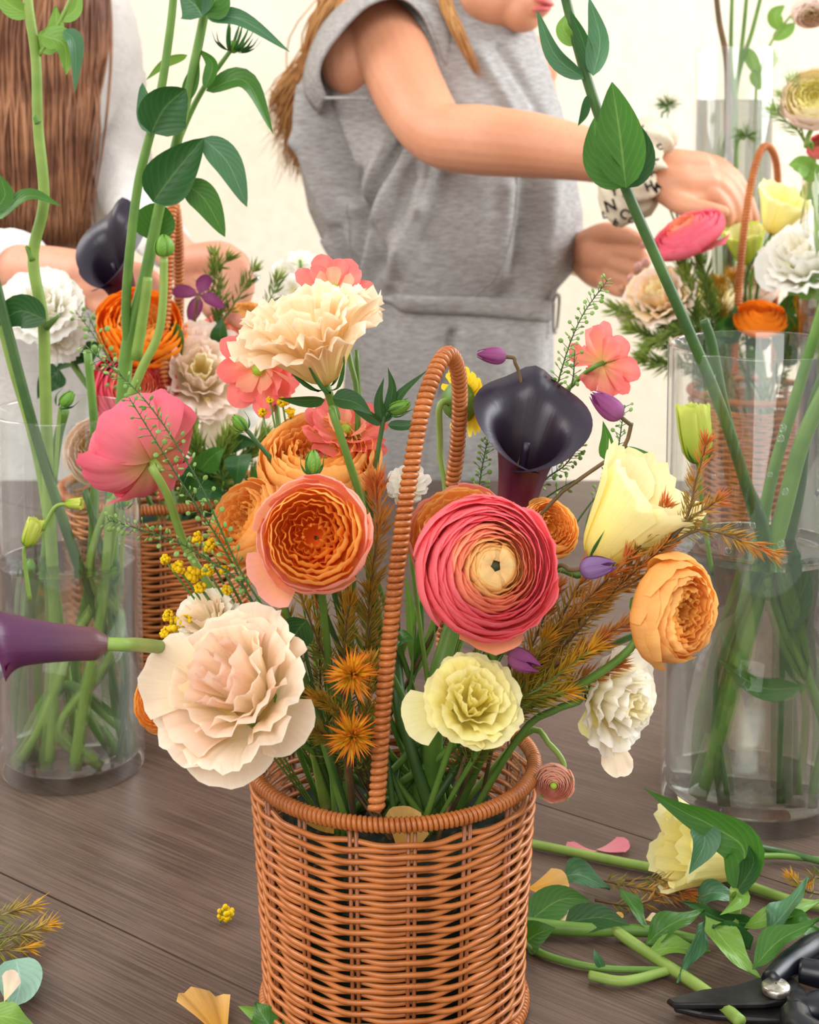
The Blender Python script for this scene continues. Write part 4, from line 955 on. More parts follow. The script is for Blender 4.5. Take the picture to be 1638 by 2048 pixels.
bf('lisianthus', 'smaller white lisianthus below the full white one at the left edge', 120, 672, 1.34, (.45, -.2, .9), 58, k_lisianthus(white_o, white_o, white_o, 89, 1.0, .06), 1, 89)
bf('garden_rose', 'small orange rosebud between sprigs right of the left basket handle', 498, 632, 1.40, (.1, .9, .4), 44, k_rose(rose_o, apri_o, apri_o, 90, .5), 1, 90)
bf('butterfly_ranunculus', 'salmon flower half hidden behind the purple clematis star', 440, 668, 1.42, (.1, .6, .7), 48, k_butterfly(bfly_o, bfly_i, 91), 1, 91)
r, h, a, R = bf('clematis', 'open purple clematis star seen from behind in the left bouquet', 398, 590, 1.36, (.1, .35, -.75), 56, k_star(purp_o, 4, 3, .2), 1, 92, sm=G_stem_b, sr=.0013, back=.02, mid=[(392, 620, 1.355), (385, 680, 1.36), (370, 760, 1.37)])
calla_thing('near-black calla lily in the left back basket opening to the left', 268, 640, 1.40, (-.34, .9, .35), 66, 232, calla_o, calla_i, 1.9, [(280, 700, 1.40), (290, 800, 1.39)], b=1, sr=.005, tube_r=.34, flare=.45, front=.5, tip=.12)
def stock(label, c_list, Y, mat, b, sd, ft_=None):
    f = foot(b=b) if ft_ is None else ft_; root = thing('stock_flower', label, 'flower', f, 'white stock spikes'); rg = random.Random(sd)
    for (u, v, Rp) in c_list:
        bloom(root, P(u, v, Y+rg.uniform(-.02, .02)), VW(u, v, (rg.uniform(-.7, .7), rg.uniform(-.2, .8), .7)), Rp*mpp(v, Y), k_butterfly(mat, mat, sd)[1:], seed=sd+u)
    u, v, _ = c_list[0]; stem(root, [f, P(u, v+180, Y), P(u, v, Y)], [.002, .0015], G_stem)
stock('white frilly stock spike standing between the left bouquet and the grey dress', [(600, 520, 30), (565, 545, 30), (620, 555, 32), (585, 580, 34), (632, 530, 22), (578, 615, 30), (606, 600, 30)], 1.45, white_o, 1, 95)
ft_ = foot(b=1)
sprig_thing('green feathery sprigs rising in front of the left hand', [[ft_]+px([(420, 760, 1.38), (440, 620, 1.38), (430, 515, 1.38)]), px([(440, 650, 1.38), (480, 590, 1.38), (505, 545, 1.38)]), px([(500, 660, 1.40), (540, 600, 1.40), (552, 565, 1.40)]), px([(440, 640, 1.38), (415, 560, 1.38), (452, 520, 1.38)])], N_green, G_stem, .016, 900, 8, ft_, wid=.0008)
ft_ = foot(b=1)
sprig_thing('dark green feathery greens at the right mouth of the left back basket', [[ft_]+px([(430, 980, 1.34), (470, 930, 1.33), (520, 880, 1.33)]), [ft_]+px([(420, 990, 1.31), (400, 920, 1.30), (380, 860, 1.30)]), [ft_]+px([(470, 1000, 1.34), (510, 960, 1.34), (560, 930, 1.34)]), [ft_]+px([(440, 980, 1.30), (440, 930, 1.29), (455, 880, 1.29)])], N_green, G_stem_d, .020, 1000, 9, ft_, wid=.0013)
def leaf_bunch(label, spots, Y, b, w_, mats, seed, L_=70):
    f = foot(b=b); root = thing('leafy_stem', label, 'foliage', f, 'leafy fillers'); rg = random.Random(seed); c0 = P(spots[0][0], spots[0][1], Y); stem(root, [f, c0], [.0014, .001], G_stem_d)
    for (u, v) in spots:
        an = rg.uniform(0, 6.28); l = L_*rg.uniform(.7, 1.2); y = Y+rg.uniform(-.03, .03)
        leaf(root, px([(u, v, y), (u+l*.5*math.cos(an), v-l*.5*math.sin(an)-6, y-.01), (u+l*math.cos(an), v-l*math.sin(an), y-.005)]), w_*rg.uniform(.8, 1.2), rg.choice(mats), rg.uniform(-.6, .6))
leaf_bunch('dark green leaves filling the front of the left back basket', [(430, 930), (460, 960), (400, 940), (480, 910), (360, 930), (440, 890), (500, 960), (390, 980)], 1.29, 1, .022, (G_leaf_d, G_leaf_d, G_leaf), 5)
leaf_bunch('dark leaves behind the orange rose of the left back basket', [(200, 740), (180, 700), (240, 720), (360, 690), (330, 660), (160, 720), (210, 800), (120, 740), (440, 700)], 1.36, 1, .022, (G_leaf_d, G_leaf, G_leaf_d), 6)
leaf_bunch('leaves at the middle of the foreground basket between stalks', [(640, 1330), (680, 1400), (600, 1400), (840, 1400), (870, 1200), (860, 1130), (760, 1300), (900, 1450), (980, 1450), (820, 1270)], .84, 0, .010, (G_leaf_d, G_leaf, G_leaf_l), 7, 60)
ft_ = foot(b=1)
pepper_thing('pepper grass sprig below the orange rose at the left', [[ft_]+px([(260, 800, 1.27), (200, 690, 1.27), (150, 620, 1.27)]), px([(240, 760, 1.27), (200, 740, 1.27), (165, 690, 1.27)]), px([(220, 720, 1.27), (190, 660, 1.27), (175, 625, 1.27)])], 11, ft_, r=.0026, step=.007, plen=.009)

# ================================================================ stems standing in the left vase
def vfoot(V_, du, dv=0.0, z=.013):
    return Vector((V_[0]+du, V_[1]+dv, TZ+z))
VL = 'stems in the left vase'
yl = LV[1]
root = twig('leafy_stem', 'thick light green knobbly stem rising to the top at far left', 'stem', [vfoot(LV, -.012, -.02), P(112, 1300, yl-.015), P(98, 1000, yl-.01), P(90, 760, yl), P(86, 640, yl), P(66, 515, yl), P(88, 400, yl), P(76, 250, yl), P(72, 120, yl), P(58, 20, yl), P(50, -60, yl)], [.0046, .0046, .0044, .0042, .0038, .0036], G_stem_l, [
    (px([(78, 100), (110, 70), (112, 10)], yl), .020, G_leaf_l, .3, .3, (.6, .9), .04), (px([(82, 70), (128, 90), (132, 150)], yl-.01), .021, G_leaf_l, .4, .3, (.6, .9), .04),
    (px([(128, 60), (150, 90), (150, 185)], yl-.01), .014, G_leaf_b, .5), (px([(60, 30), (20, 10), (-20, -30)], yl), .016, G_leaf_l, .3),
    (px([(92, 640), (40, 622), (-4, 650)], yl-.02), .026, G_leaf_d, .1, .2, (.8, .7)), (px([(-6, 440), (55, 392), (122, 412)], yl-.03), .015, G_leaf, .9), (px([(-10, 420), (10, 390), (0, 350)], yl-.03), .016, G_leaf, .3)], VL, 60)
for (u, v, du, dv) in ((66, 520, -14, -28), (92, 655, 26, -24), (76, 245, -8, -14)):
    tube('node', [P(u, v, yl-.002), P(u+du, v+dv, yl-.004)], [.003, .0012], G_stem, root, 5)
twig('flower_stem', 'small branch leaving the top of the thick left stem', 'stem', px([(78, 110), (110, 60), (140, 0), (150, -40)], yl), [.002, .0012], G_stem_l, [(px([(120, 40), (150, 20), (160, -20)], yl), .012, G_leaf_l)], VL)
twig('flower_stem', 'dark green stem leaning from upper left into the left vase', 'stem', [vfoot(LV, .04, -.01), P(232, 1400, yl-.01), P(176, 1190, yl-.02), P(112, 1000, yl-.03), P(60, 830, yl-.03), P(0, 600, yl-.03), P(-30, 480, yl-.03)], [.0042, .0040, .0036], G_stem_d, (), VL)
twig('flower_stem', 'yellow-green stem slanting beside the dark one at far left', 'stem', [vfoot(LV, .0, .012), P(120, 1250, yl), P(80, 940, yl), P(20, 720, yl), P(-20, 560, yl)], [.0036, .0034, .003], G_stem_l, (), VL)
rt = twig('leafy_stem', 'forked green stem with big clasping leaves left of the handle', 'stem', [vfoot(LV, .03, .01), P(215, 1350, yl), P(228, 1000, yl), P(246, 800, yl), P(256, 690, yl), P(292, 545, yl), P(320, 410, yl), P(352, 290, yl), P(384, 150, yl), P(410, 20, yl), P(422, -60, yl)], [.0055, .0055, .0052, .004, .0036, .003], G_stem, [
    (px([(300, 268), (300, 215), (285, 165)], yl-.02), .022, G_leaf_b, .9, .5, (.75, .7)), (px([(302, 266), (330, 215), (372, 178)], yl-.03), .042, G_leaf_d, -.2, .5, (.75, .7)),
    (px([(306, 404), (350, 345), (408, 276)], yl-.025), .042, G_leaf_d, .1, .55, (.72, .8)), (px([(300, 480), (310, 440), (318, 405)], yl+.01), .032, G_leaf, .0, .2, (.8, .6)),
    (px([(405, 276), (455, 325), (494, 414)], yl-.02), .022, G_leaf_b, .1, .2, (.75, .8)), (px([(368, 365), (410, 400), (450, 474)], yl-.02), .022, G_leaf, .1, .2, (.75, .8)),
    (px([(414, 36), (480, 38), (580, 104)], yl-.02), .014, G_leaf_b, .3, .4), (px([(404, 34), (390, 10), (360, -10)], yl-.02), .03, G_leaf_b, .2, .4), (px([(408, 30), (430, 0), (440, -40)], yl-.02), .03, G_leaf, .2, .4)], VL, 70)
tube('branch', px([(256, 700, yl), (252, 610, yl-.005), (262, 480, yl-.01), (280, 350, yl-.01), (318, 200, yl-.01), (340, 60, yl-.01), (350, -40, yl-.01)]), [.0036, .0034, .0028], G_stem, rt, 40)
tube('cut_stub', px([(272, 720, yl-.008), (290, 600, yl-.008), (296, 555, yl-.008)]), [.0042, .0040, .0036], G_stem_l, rt, 12)
rt = twig('scabiosa', 'spiky green scabiosa seed head on a slender leafy branch', 'flower', [P(300, 470, yl+.02)]+px([(340, 330), (372, 245), (405, 180), (440, 130), (462, 100)], yl+.02), [.003, .0022, .0016], G_stem, [
    (px([(412, 182), (490, 162), (546, 268)], yl+.01), .018, G_leaf, .5, .35), (px([(410, 178), (425, 130), (398, 98)], yl), .012, G_leaf, .5, .3), (px([(370, 205), (385, 160), (398, 115)], yl), .012, G_leaf, .2, .3), (px([(375, 110), (330, 125), (292, 160)], yl+.02), .009, G_leaf_l, .6)], None, 40)
bloom(rt, P(468, 92, yl+.02), VW(468, 92, (.3, 1, .1)), 56*mpp(92, yl), [(patch(((.1, -.2), (.4, -.1), (.45, .5), (.5, 1.0)), 14, 8, 5, .8, 1.3, .0, 1, 0, 0, seed=1), 11, .2, G_sep_d, 'sepal', .3, 1, 0), (patch(((.1, -.2), (.6, -.25), (.8, .1), (.95, .5)), 10, 8, 5, .9, 1.3, .0, 1, 0, 0, seed=2), 8, .2, G_leaf_d, 'sepal', .3, 1, 0)], seed=4)
bud(rt, P(466, 96, yl+.02), VW(468, 92, (.3, 1, .1)), 20*mpp(92, yl), G_sep, G_sep_d, 5, 1.0, 0)
rt = thing('ranunculus_bud', 'round green ranunculus bud on a pale stalk beside the left basket handle', 'flower bud', P(258, 800, yl-.02))
stem(rt, px([(258, 800), (285, 735), (316, 670), (326, 600), (328, 515)], yl-.02), [.0036, .0032, .003], G_stem_l, 30)
bud(rt, P(328, 496, yl-.02), VW(328, 496, (0, 1, .1)), 34*mpp(496, yl), G_sep, G_sep_d, 6, .95, 0)
k = 0
for (pts, rd, m, lab) in (([(.022, -.018), (120, 1450), (200, 1340), (242, 1240), (180, 1160), (200, 1050), (240, 980)], .0032, G_stem_l, 'curved pale stalk looping through the left vase water'),
    ([(-.03, 0.0), (130, 1370), (240, 1460)], .0042, G_stem, 'stout stalk lying slantwise low in the left vase'),
    ([(-.022, .012), (75, 1350), (92, 1100), (112, 900), (130, 820)], .0038, G_stem, 'upright stalk at the left wall of the left vase'),
    ([(.006, -.022), (170, 1380), (205, 1200), (222, 1000)], .0038, G_stem_l, 'upright stalk in the middle of the left vase'),
    ([(.018, .016), (150, 1350), (180, 1150), (190, 900), (175, 700)], .0036, G_stem, 'stalk at the back of the left vase'),
    ([(.034, -.016), (250, 1350), (215, 1150), (170, 980)], .0030, G_stem_d, 'dark stalk against the right wall of the left vase'),
    ([(-.034, -.018), (90, 1440), (150, 1280), (205, 1180), (235, 1000)], .0036, G_stem_l, 'stalk crossing from lower left to upper right in the left vase')):
    f = vfoot(LV, pts[0][0], pts[0][1]); yy = yl+pts[0][1]
    twig('flower_stem', lab, 'stem', [f]+[P(u, v, yy) for (u, v) in pts[1:]], [rd*1.1, rd, rd*.9], m, (), VL, 30)
for (lab, u, v, ax, Rp, mt, y, tail) in (('lime green lisianthus bud against the left vase glass', 65, 1062, (.35, 1, .2), 34, 0, yl-.062, [(48, 1110), (60, 1200)]),
    ('lime green bud lying sideways at the left vase', 150, 1007, (1, .05, .3), 21, 0, yl-.062, [(110, 1015), (85, 1060)]),
    ('pale calyx bud above the rim of the left vase', 132, 800, (.6, .7, .3), 24, 1, yl-.03, [(118, 840), (110, 960)]),
    ('grey-green bud behind the pink ranunculus stalk in the left vase', 248, 1002, (.0, 1, .2), 20, 1, yl-.02, [(246, 1040), (242, 1180)]),
    ('brownish bud at the water line of the left vase, left one', 58, 1138, (.1, 1, .3), 24, 1, yl-.02, [(48, 1180), (40, 1290)]),
    ('brownish bud at the water line of the left vase, right one', 225, 1150, (.2, 1, .3), 20, 1, yl-.02, [(232, 1190), (240, 1300)])):
    b0 = P(tail[-1][0], tail[-1][1], y); rt = thing('lisianthus_bud', lab, 'flower bud', b0, 'buds in the left vase'); ax_ = VW(u, v, ax); hd = P(u, v, y); m = mpp(v, y)
    if mt == 0: bloom(rt, hd, ax_, Rp*m, k_cup(lime_p, lime_p, 3, .55, .7, .05), seed=3); sepals(rt, hd, ax_, Rp*m, G_sep, 4, .7, -.3, 8, 3, z=-1.0)
    else: bud(rt, hd, ax_, Rp*m, G_sep, G_sep_d, 4, 1.1, 4, .8)
    stem(rt, [b0, P(tail[0][0], tail[0][1], y), hd-ax_*Rp*m*.7], [.0016, .0013], G_stem_l)

# ================================================================ stems standing in the right vase
VR = 'stems in the right vase'; yr = RV[1]
twig('leafy_stem', 'long diagonal stem with a big heart-shaped leaf across the reaching arm', 'stem', [vfoot(RV, -.02, -.02), P(1440, 1350, yr-.01), P(1530, 1105, yr-.02), P(1486, 950, yr-.03), P(1436, 800, yr-.035), P(1370, 645, yr-.04), P(1310, 510, yr-.04), P(1250, 372, yr-.04), P(1196, 225, yr-.04), P(1160, 110, yr-.04), P(1122, -40, yr-.04)], [.0042, .0042, .004, .0038, .0036, .0032], G_stem_d, [
    (px([(1252, 376), (1240, 270), (1224, 164)], yr-.06), .036, G_leaf, .1, .4, (.74, .85)), (px([(1256, 376), (1282, 310), (1262, 232)], yr-.052), .020, G_leaf_d, -.4, .4, (.72, .8)), (px([(1248, 374), (1200, 320), (1188, 236)], yr-.052), .024, G_leaf, .4, .4, (.72, .8)),
    (px([(1168, 158), (1110, 110), (1073, 18)], yr-.045), .014, G_leaf_b, .3, .4), (px([(1186, 152), (1200, 80), (1178, -6)], yr-.05), .018, G_leaf_b, .4, .4), (px([(1150, 92), (1128, 60), (1130, 30)], yr-.04), .012, G_leaf_l, .4, .3), (px([(1186, 150), (1165, 80), (1140, 20)], yr-.045), .012, G_leaf_d, .4, .3), (px([(1175, 190), (1168, 225), (1156, 252)], yr-.045), .007, G_leaf_d, .4, .3)], VR, 70)
for (pts, rd, m, lab, z) in (([(1408, 640), (1424, 690), (1452, 830), (1500, 1000), (1534, 1110), (1560, 1250)], .0040, G_stem_d, 'second diagonal dark stem entering the right vase', -.01),
    ([(1650, 600), (1590, 800), (1545, 950), (1505, 1140), (1440, 1400)], .0046, G_stem, 'stout stem leaning right across the right vase', .015),
    ([(1670, 740), (1606, 880), (1562, 1040), (1500, 1260), (1400, 1480)], .0062, G_stem, 'thickest stem slanting through the water of the right vase', -.012),
    ([(1690, 640), (1622, 820), (1600, 980), (1560, 1200)], .0040, G_stem_d, 'stem close to the right edge inside the right vase', .02),
    ([(1540, 1100), (1575, 1220), (1612, 1350), (1650, 1460)], .0040, G_stem, 'stem slanting down to the right in the right vase water', -.02)):
    q = [P(u, v, yr+z) for (u, v) in reversed(pts)]; lowz = q[0]; f = Vector((min(max(lowz.x, RV[0]-.035), RV[0]+.04), yr+z, TZ+.014))
    if lowz.z < TZ+.05: q = q[1:]
    twig('flower_stem', lab, 'stem', [f]+q, [rd*1.05, rd, rd*.85], m, (), VR, 40)
twig('leafy_stem', 'branching leafy stem under water in the right vase', 'stem', [vfoot(RV, .03, -.02), P(1610, 1400, yr-.02), P(1560, 1280, yr-.02), P(1530, 1180, yr-.02)], [.003, .0025], G_stem, [(px([(1600, 1375), (1520, 1375), (1440, 1320)], yr-.03), .016, G_leaf, .2, .3), (px([(1600, 1370), (1590, 1270), (1620, 1180)], yr-.02), .022, G_leaf_d, .3, .3), (px([(1560, 1280), (1600, 1180), (1590, 1090)], yr-.02), .024, G_leaf_d, .3, .3)], VR)
rt = thing('lisianthus_bud', 'lime green closed lisianthus bud inside the right vase above water', 'flower bud', P(1425, 1150, yr-.045)); ax_ = VW(1388, 860, (-.08, 1, .1)); hd = P(1390, 862, yr-.045); m = mpp(860, yr)
bloom(rt, hd, ax_, 62*m, k_cup(lime_p, lime_p, 5, .50, .85, .04), seed=3); sepals(rt, hd, ax_, 62*m, G_sep_d, 4, .62, -.2, 6, 3, z=-1.0)
stem(rt, px([(1425, 1150), (1405, 1020), (1395, 920)], yr-.045), [.0016, .0014], G_stem)

# ================================================================ the basket behind the right vase
r, h, a, R = bf('ranunculus', 'pink ranunculus bending beneath the reaching hand', 1372, 462, 1.70, (-.45, .80, .35), 74, k_ranunculus(pink_o, coral_o, coral_m, n=8), 2, 101, mid=[(1400, 530, 1.72), (1435, 640, 1.74), (1452, 740, 1.76)], sr=.0042, sm=G_stem)
loose_petal(r, 1390, 465, 1.70, (-.3, .7, .5), 76, pink_o, math.radians(-25), ((.2, -.3), (.6, -.3), (.9, -.1), (1.25, .12)), 26, 102, .05)
r, h, a, R = bf('lisianthus', 'ruffled cream lisianthus below the left hand of the grey-dressed person', 1318, 592, 1.70, (-.3, .55, .75), 72, k_lisi_big(pale_o, cream_o, pale_y, 103), 2, 103, mid=[(1400, 690, 1.74)])
loose_petal(r, 1300, 600, 1.70, (-.2, .1, 1), 74, blush_o, math.radians(-140), ((.05, .0), (.35, -.1), (.7, .05), (1.05, .0)), 36, 104, .07)
bf('lisianthus', 'yellow lisianthus cup beside the top of the right basket handle', 1566, 412, 1.72, (.35, .85, .3), 62, k_cup(yell_o, yell_m, 105, 1.0, .45, .05), 2, 105, back=1.0, mid=[(1530, 490, 1.73), (1500, 600, 1.75)])
bf('lisianthus', 'greenish yellow lisianthus directly behind the right basket handle', 1490, 478, 1.80, (-.1, .85, .4), 56, k_cup(lime_p, yell_o, 106, .8, .4, .04), 2, 106, back=1.0)
r, h, a, R = bf('lisianthus', 'large white lisianthus at the right edge of the photo', 1604, 512, 1.66, (-.25, .65, .6), 88, k_lisi_big(white_o, white_o, ivory_o, 107), 2, 107, sep=S5(G_leaf_l, out=.8))
loose_petal(r, 1590, 530, 1.65, (-.2, .3, 1), 100, white_o, math.radians(200), ((.1, .0), (.35, -.2), (.6, .05), (.8, .2)), 40, 108, .03)
leaf(r, px([(1630, 590), (1600, 580), (1575, 590)], 1.64), .02, G_leaf_l, .5); leaf(r, px([(1620, 595), (1650, 560), (1660, 520)], 1.64), .03, G_leaf_l, .3)
bf('ranunculus', 'bright orange ranunculus above the rim of the right vase', 1520, 632, 1.70, (.05, .75, .6), 50, k_ranunculus(orange_r, orange_r, orange_r, n=7), 2, 109)
bf('garden_rose', 'pale peach rose low behind the right basket handle', 1500, 570, 1.82, (-.1, .7, .7), 56, k_rose(pale_o, pale_o, cream_o, 110), 2, 110)
bf('garden_rose', 'pale yellow rose left of the right basket handle', 1425, 590, 1.78, (-.1, .7, .7), 48, k_rose(pale_y, pale_y, yell_o, 111), 2, 111)
bf('ranunculus', 'orange bloom at the right edge beneath the white lisianthus', 1640, 655, 1.70, (.0, .4, .9), 44, k_ranunculus(rose_o, apri_o, rose_m, n=6), 2, 112)
ft_ = foot(b=2)
sprig_thing('dark green feathery greens spilling left from the right basket', [[ft_]+px([(1400, 720, 1.70), (1340, 690, 1.69), (1270, 660, 1.68)]), [ft_]+px([(1400, 710, 1.71), (1340, 650, 1.70), (1235, 620, 1.70)]), [ft_]+px([(1410, 700, 1.70), (1390, 620, 1.69), (1370, 540, 1.69)]), [ft_]+px([(1430, 700, 1.72), (1420, 600, 1.71), (1400, 510, 1.71)]), [ft_]+px([(1390, 740, 1.68), (1340, 730, 1.67), (1290, 720, 1.66)]), [ft_]+px([(1420, 720, 1.70), (1370, 660, 1.68), (1300, 690, 1.67)])], N_green, G_stem_d, .022, 900, 21, ft_, wid=.0012)
ft_ = foot(b=2)
sprig_thing('olive feathery greens right of the orange ranunculus', [[ft_]+px([(1560, 720, 1.75), (1570, 640, 1.74), (1600, 580, 1.73)]), [ft_]+px([(1570, 730, 1.72), (1590, 680, 1.71), (1600, 610, 1.70)]), [ft_]+px([(1480, 700, 1.78), (1470, 620, 1.78), (1465, 560, 1.78)]), [ft_]+px([(1440, 700, 1.74), (1445, 640, 1.74), (1440, 570, 1.74)])], N_olive, G_stem_d, .02, 800, 22, ft_, wid=.0011)
leaf_bunch('green leaves at the mouth of the right basket', [(1460, 690), (1500, 700), (1540, 690), (1430, 720), (1580, 690), (1400, 700), (1470, 650), (1560, 640), (1590, 730)], 1.74, 2, .022, (G_leaf_d, G_leaf, G_leaf_b), 8)
k = 0
for (q, lab) in (([(1495, 700, 1.77), (1492, 560, 1.77), (1520, 500, 1.76)], 'dark thin stalk right of the basket handle at the right, first of a pair'), ([(1510, 700, 1.77), (1512, 600, 1.77), (1532, 490, 1.76)], 'dark thin stalk right of the basket handle at the right, second of a pair')):
    twig('flower_stem', lab, 'stem', [foot(b=2)]+px(q), [.0022, .0018], G_stem_d, (), 'stalks in the right basket')
# tall back vase: stems
for (q, rd, m, lab) in (([(1462, 420), (1456, 280), (1454, 130), (1438, 40), (1428, -60)], .0042, G_stem_b, 'dark woody branch in the tall back vase'), ([(1450, 420), (1468, 240), (1462, 100), (1466, -60)], .003, G_stem, 'green stem in the tall back vase, middle one'), ([(1435, 420), (1466, 220), (1485, 80), (1498, -60)], .003, G_stem, 'green stem in the tall back vase, right-leaning one'), ([(1470, 400), (1472, 180), (1505, 60), (1535, -60)], .003, G_stem, 'green stem in the tall back vase, furthest right')):
    twig('flower_stem', lab, 'stem', [Vector((BVX, BVY, TZ+.02))]+px(q, BVY), [rd, rd, rd*.8], m, (), 'stems in the tall back vase', 40)
twig('leafy_stem', 'light green leafy tip curling right of the tall back vase', 'foliage', [Vector((BVX+.03, BVY, TZ+.02))]+px([(1510, 250), (1520, 150), (1545, 80), (1590, 20), (1610, -20)], BVY), [.0022, .0014], G_stem_l, [(px([(1518, 150), (1500, 110), (1495, 95)], BVY), .018, G_leaf_l), (px([(1522, 140), (1545, 120), (1540, 90)], BVY), .016, G_leaf_l), (px([(1545, 80), (1575, 60), (1590, 45)], BVY), .018, G_leaf_l), (px([(1560, 60), (1550, 30), (1570, 10)], BVY), .02, G_leaf_l), (px([(1580, 30), (1610, 40), (1600, 20)], BVY), .018, G_leaf_l), (px([(1520, 180), (1510, 150), (1505, 140)], BVY), .016, G_leaf_l)])
for (u, v, Y, b0, lab) in ((1335, 212, 1.90, (1330, 300), 'fluffy scabiosa seed head left of the tall back vase'), (1492, 272, 1.86, (1470, 340), 'fluffy scabiosa seed head in front of the tall back vase')):
    f = foot(b=2); rt = thing('scabiosa', lab, 'flower', f, 'seed heads in the right basket'); V = []; Fc = []; UV = []; rg = random.Random(u); c = P(u, v, Y)
    for i in range(90):
        d = Vector((rg.gauss(0, 1), rg.gauss(0, 1), rg.gauss(.5, .7))).normalized(); needle_geo(c, d, .022*rg.uniform(.6, 1.1), .0006, .3, V, Fc, UV, -.1)
    tag(build('needle_foliage', V, Fc, N_green, rt, UV, False), kind='stuff'); stem(rt, [f, P(b0[0], b0[1], Y), c], [.0016, .0012], G_stem)
twig('leafy_stem', 'blue-green leaf pointing up behind the patterned hair band', 'foliage', [foot(b=2)]+px([(1340, 420, 1.88), (1330, 300, 1.90)]), [.0014, .001], G_stem, [(px([(1325, 305), (1335, 285), (1346, 272)], 1.90), .018, G_leaf_b)])
# far right vase
EVF = Vector((EVX, EVY, TZ+.02))
flower('garden_rose', 'pale yellow rose at the right edge above the far right vase', 'flower', 1630, 196, 1.63, (-.15, .55, .8), 64, k_rose(pale_o, pale_y, yell_m, 121), G_stem_l, .0028, mid=[(1612, 290, 1.65), (1630, 360, 1.66)], group='flowers in the far right vase', seed=121, ft=EVF, sep=S5(G_leaf_l, out=.7))
flower('garden_rose', 'small pale peach rosebud at the top right corner', 'flower', 1622, 24, 1.66, (.1, -.5, .8), 36, k_rose(pale_o, pale_o, cream_o, 122, .6), G_stem_l, .002, mid=[(1660, 10, 1.66), (1680, 200, 1.66)], group='flowers in the far right vase', seed=122, ft=EVF, sep=S5(G_leaf_l, out=.7))
flower('garden_rose', 'pink rosebud at the right edge below the pale yellow rose', 'flower', 1642, 292, 1.66, (-.3, .6, .7), 30, k_rose(bfly_o, bfly_o, bfly_i, 123, .6), G_stem, .002, mid=[(1645, 340, 1.66)], group='flowers in the far right vase', seed=123, ft=EVF)
ft_ = EVF
sprig_thing('light green feathery tuft beside the pale yellow rose', [px([(1612, 290, 1.65), (1590, 250, 1.65), (1570, 200, 1.65)]), px([(1608, 280, 1.65), (1596, 220, 1.65), (1588, 170, 1.65)]), px([(1605, 270, 1.65), (1570, 240, 1.65), (1552, 225, 1.65)])], N_pale, G_stem_l, .02, 900, 31, P(1612, 290, 1.65), wid=.0008)
leaf_bunch('green leaves standing in the far right vase', [(1620, 340), (1635, 350), (1610, 400), (1630, 420)], 1.66, 2, .02, (G_leaf_l, G_leaf), 9, 50)

# ================================================================ cuttings on the table
CT = 'cut stems on the table'
def Tp(*pts): return [T(u, v, h) for (u, v, h) in pts]
def cut_stem(label, pts, rad, mat, leaves=(), cutmat=None, name='cut_stem'):
    root = thing(name, label, 'stem', pts[0], CT); stem(root, pts, rad, mat, 30)
    for lf in leaves: leaf(root, *lf)
    return root
cut_stem('long pale green stem lying behind the fallen leaves', Tp((1045, 1684, .004), (1300, 1735, .004), (1440, 1755, .004), (1580, 1800, .004), (1660, 1815, .004)), [.0032, .0034, .003], G_stem_l)
cut_stem('thick pale green stem in front pointing towards the scissors', Tp((1170, 1815, .008), (1260, 1882, .006), (1400, 1975, .005), (1482, 2044, .0055)), [.0033, .0036, .0036], G_stem_l)
cut_stem('green stem close to the basket under the orange petal', Tp((1030, 1848, .006), (1150, 1858, .006), (1290, 1862, .006), (1400, 1880, .006)), [.005, .004, .003], G_stem, [(Tp((1060, 1840, .008), (1120, 1800, .014), (1180, 1800, .012)), .022, G_leaf, .2, .2), (Tp((1130, 1845, .008), (1200, 1835, .013), (1260, 1850, .012)), .018, G_leaf_d, .2, .2)])
cut_stem('thin green stem curving along the table at the basket base', Tp((1035, 1872, .003), (1090, 1910, .003), (1200, 1936, .003), (1330, 1940, .003)), [.0026, .0022, .002], G_stem, [(Tp((1050, 1885, .004), (1075, 1868, .012), (1110, 1855, .016)), .02, G_leaf, .3, .3), (Tp((1205, 1935, .004), (1195, 1915, .012), (1188, 1898, .016)), .006, G_leaf_b, .3, .3)])
cut_stem('short chopped green stem piece near the front stems', Tp((1178, 1950, .004), (1250, 1962, .004), (1340, 1940, .004)), [.0028, .003, .0026], G_stem_l)
cut_stem('thin dark stem running to the right edge behind the leaves', Tp((1505, 1692, .012), (1570, 1705, .006), (1660, 1728, .004)), [.0022, .0024], G_stem_d)
# fallen yellow lisianthus with its upright leaves
rt = thing('lisianthus', 'yellow lisianthus bloom lying on the table before the right vase', 'flower', T(1400, 1720), 'fallen blooms')
ax_ = VW(1365, 1655, (-.85, .15, .45)); hd = T(1400, 1700, .030); m = (hd-Vector((0, 0, CZ))).length/F_PX
bloom(rt, hd-ax_*.004, ax_, 92*m, k_cup(yell_o, yell_m, 130, .90, .8, .05), seed=5)
bloom(rt, hd, ax_, 92*m, [(patch(((.1, -.6), (.3, -.5), (.4, 0), (.5, .7)), 60, 9, 11, .1, 3, .08, 3, .03, .05, seed=9), 3, .4, yell_m, 'petal', .2, 1, 0)], seed=6)
sepals(rt, hd, ax_, 92*m, G_sep, 4, .6, -.2, 8, 3, z=-1.0)
stem(rt, [hd-ax_*92*m*.9, T(1480, 1715, .01), T(1560, 1712, .005), T(1660, 1722, .004)], [.0022, .002], G_stem)
rt = cut_stem('pale stem with two broad upright leaves in front of the fallen yellow bloom', Tp((1460, 1880, .004), (1470, 1820, .02), (1472, 1780, .036)), [.0036, .0038, .004], G_stem_l)
p0 = T(1472, 1785, .034)
leaf(rt, [p0, P(1488, 1700, p0.y+.005), P(1430, 1655, p0.y+.01), P(1360, 1620, p0.y+.012), P(1288, 1577, p0.y+.015)], .027, G_leaf, .15, .35, shape=(.55, 1.15), n=22)
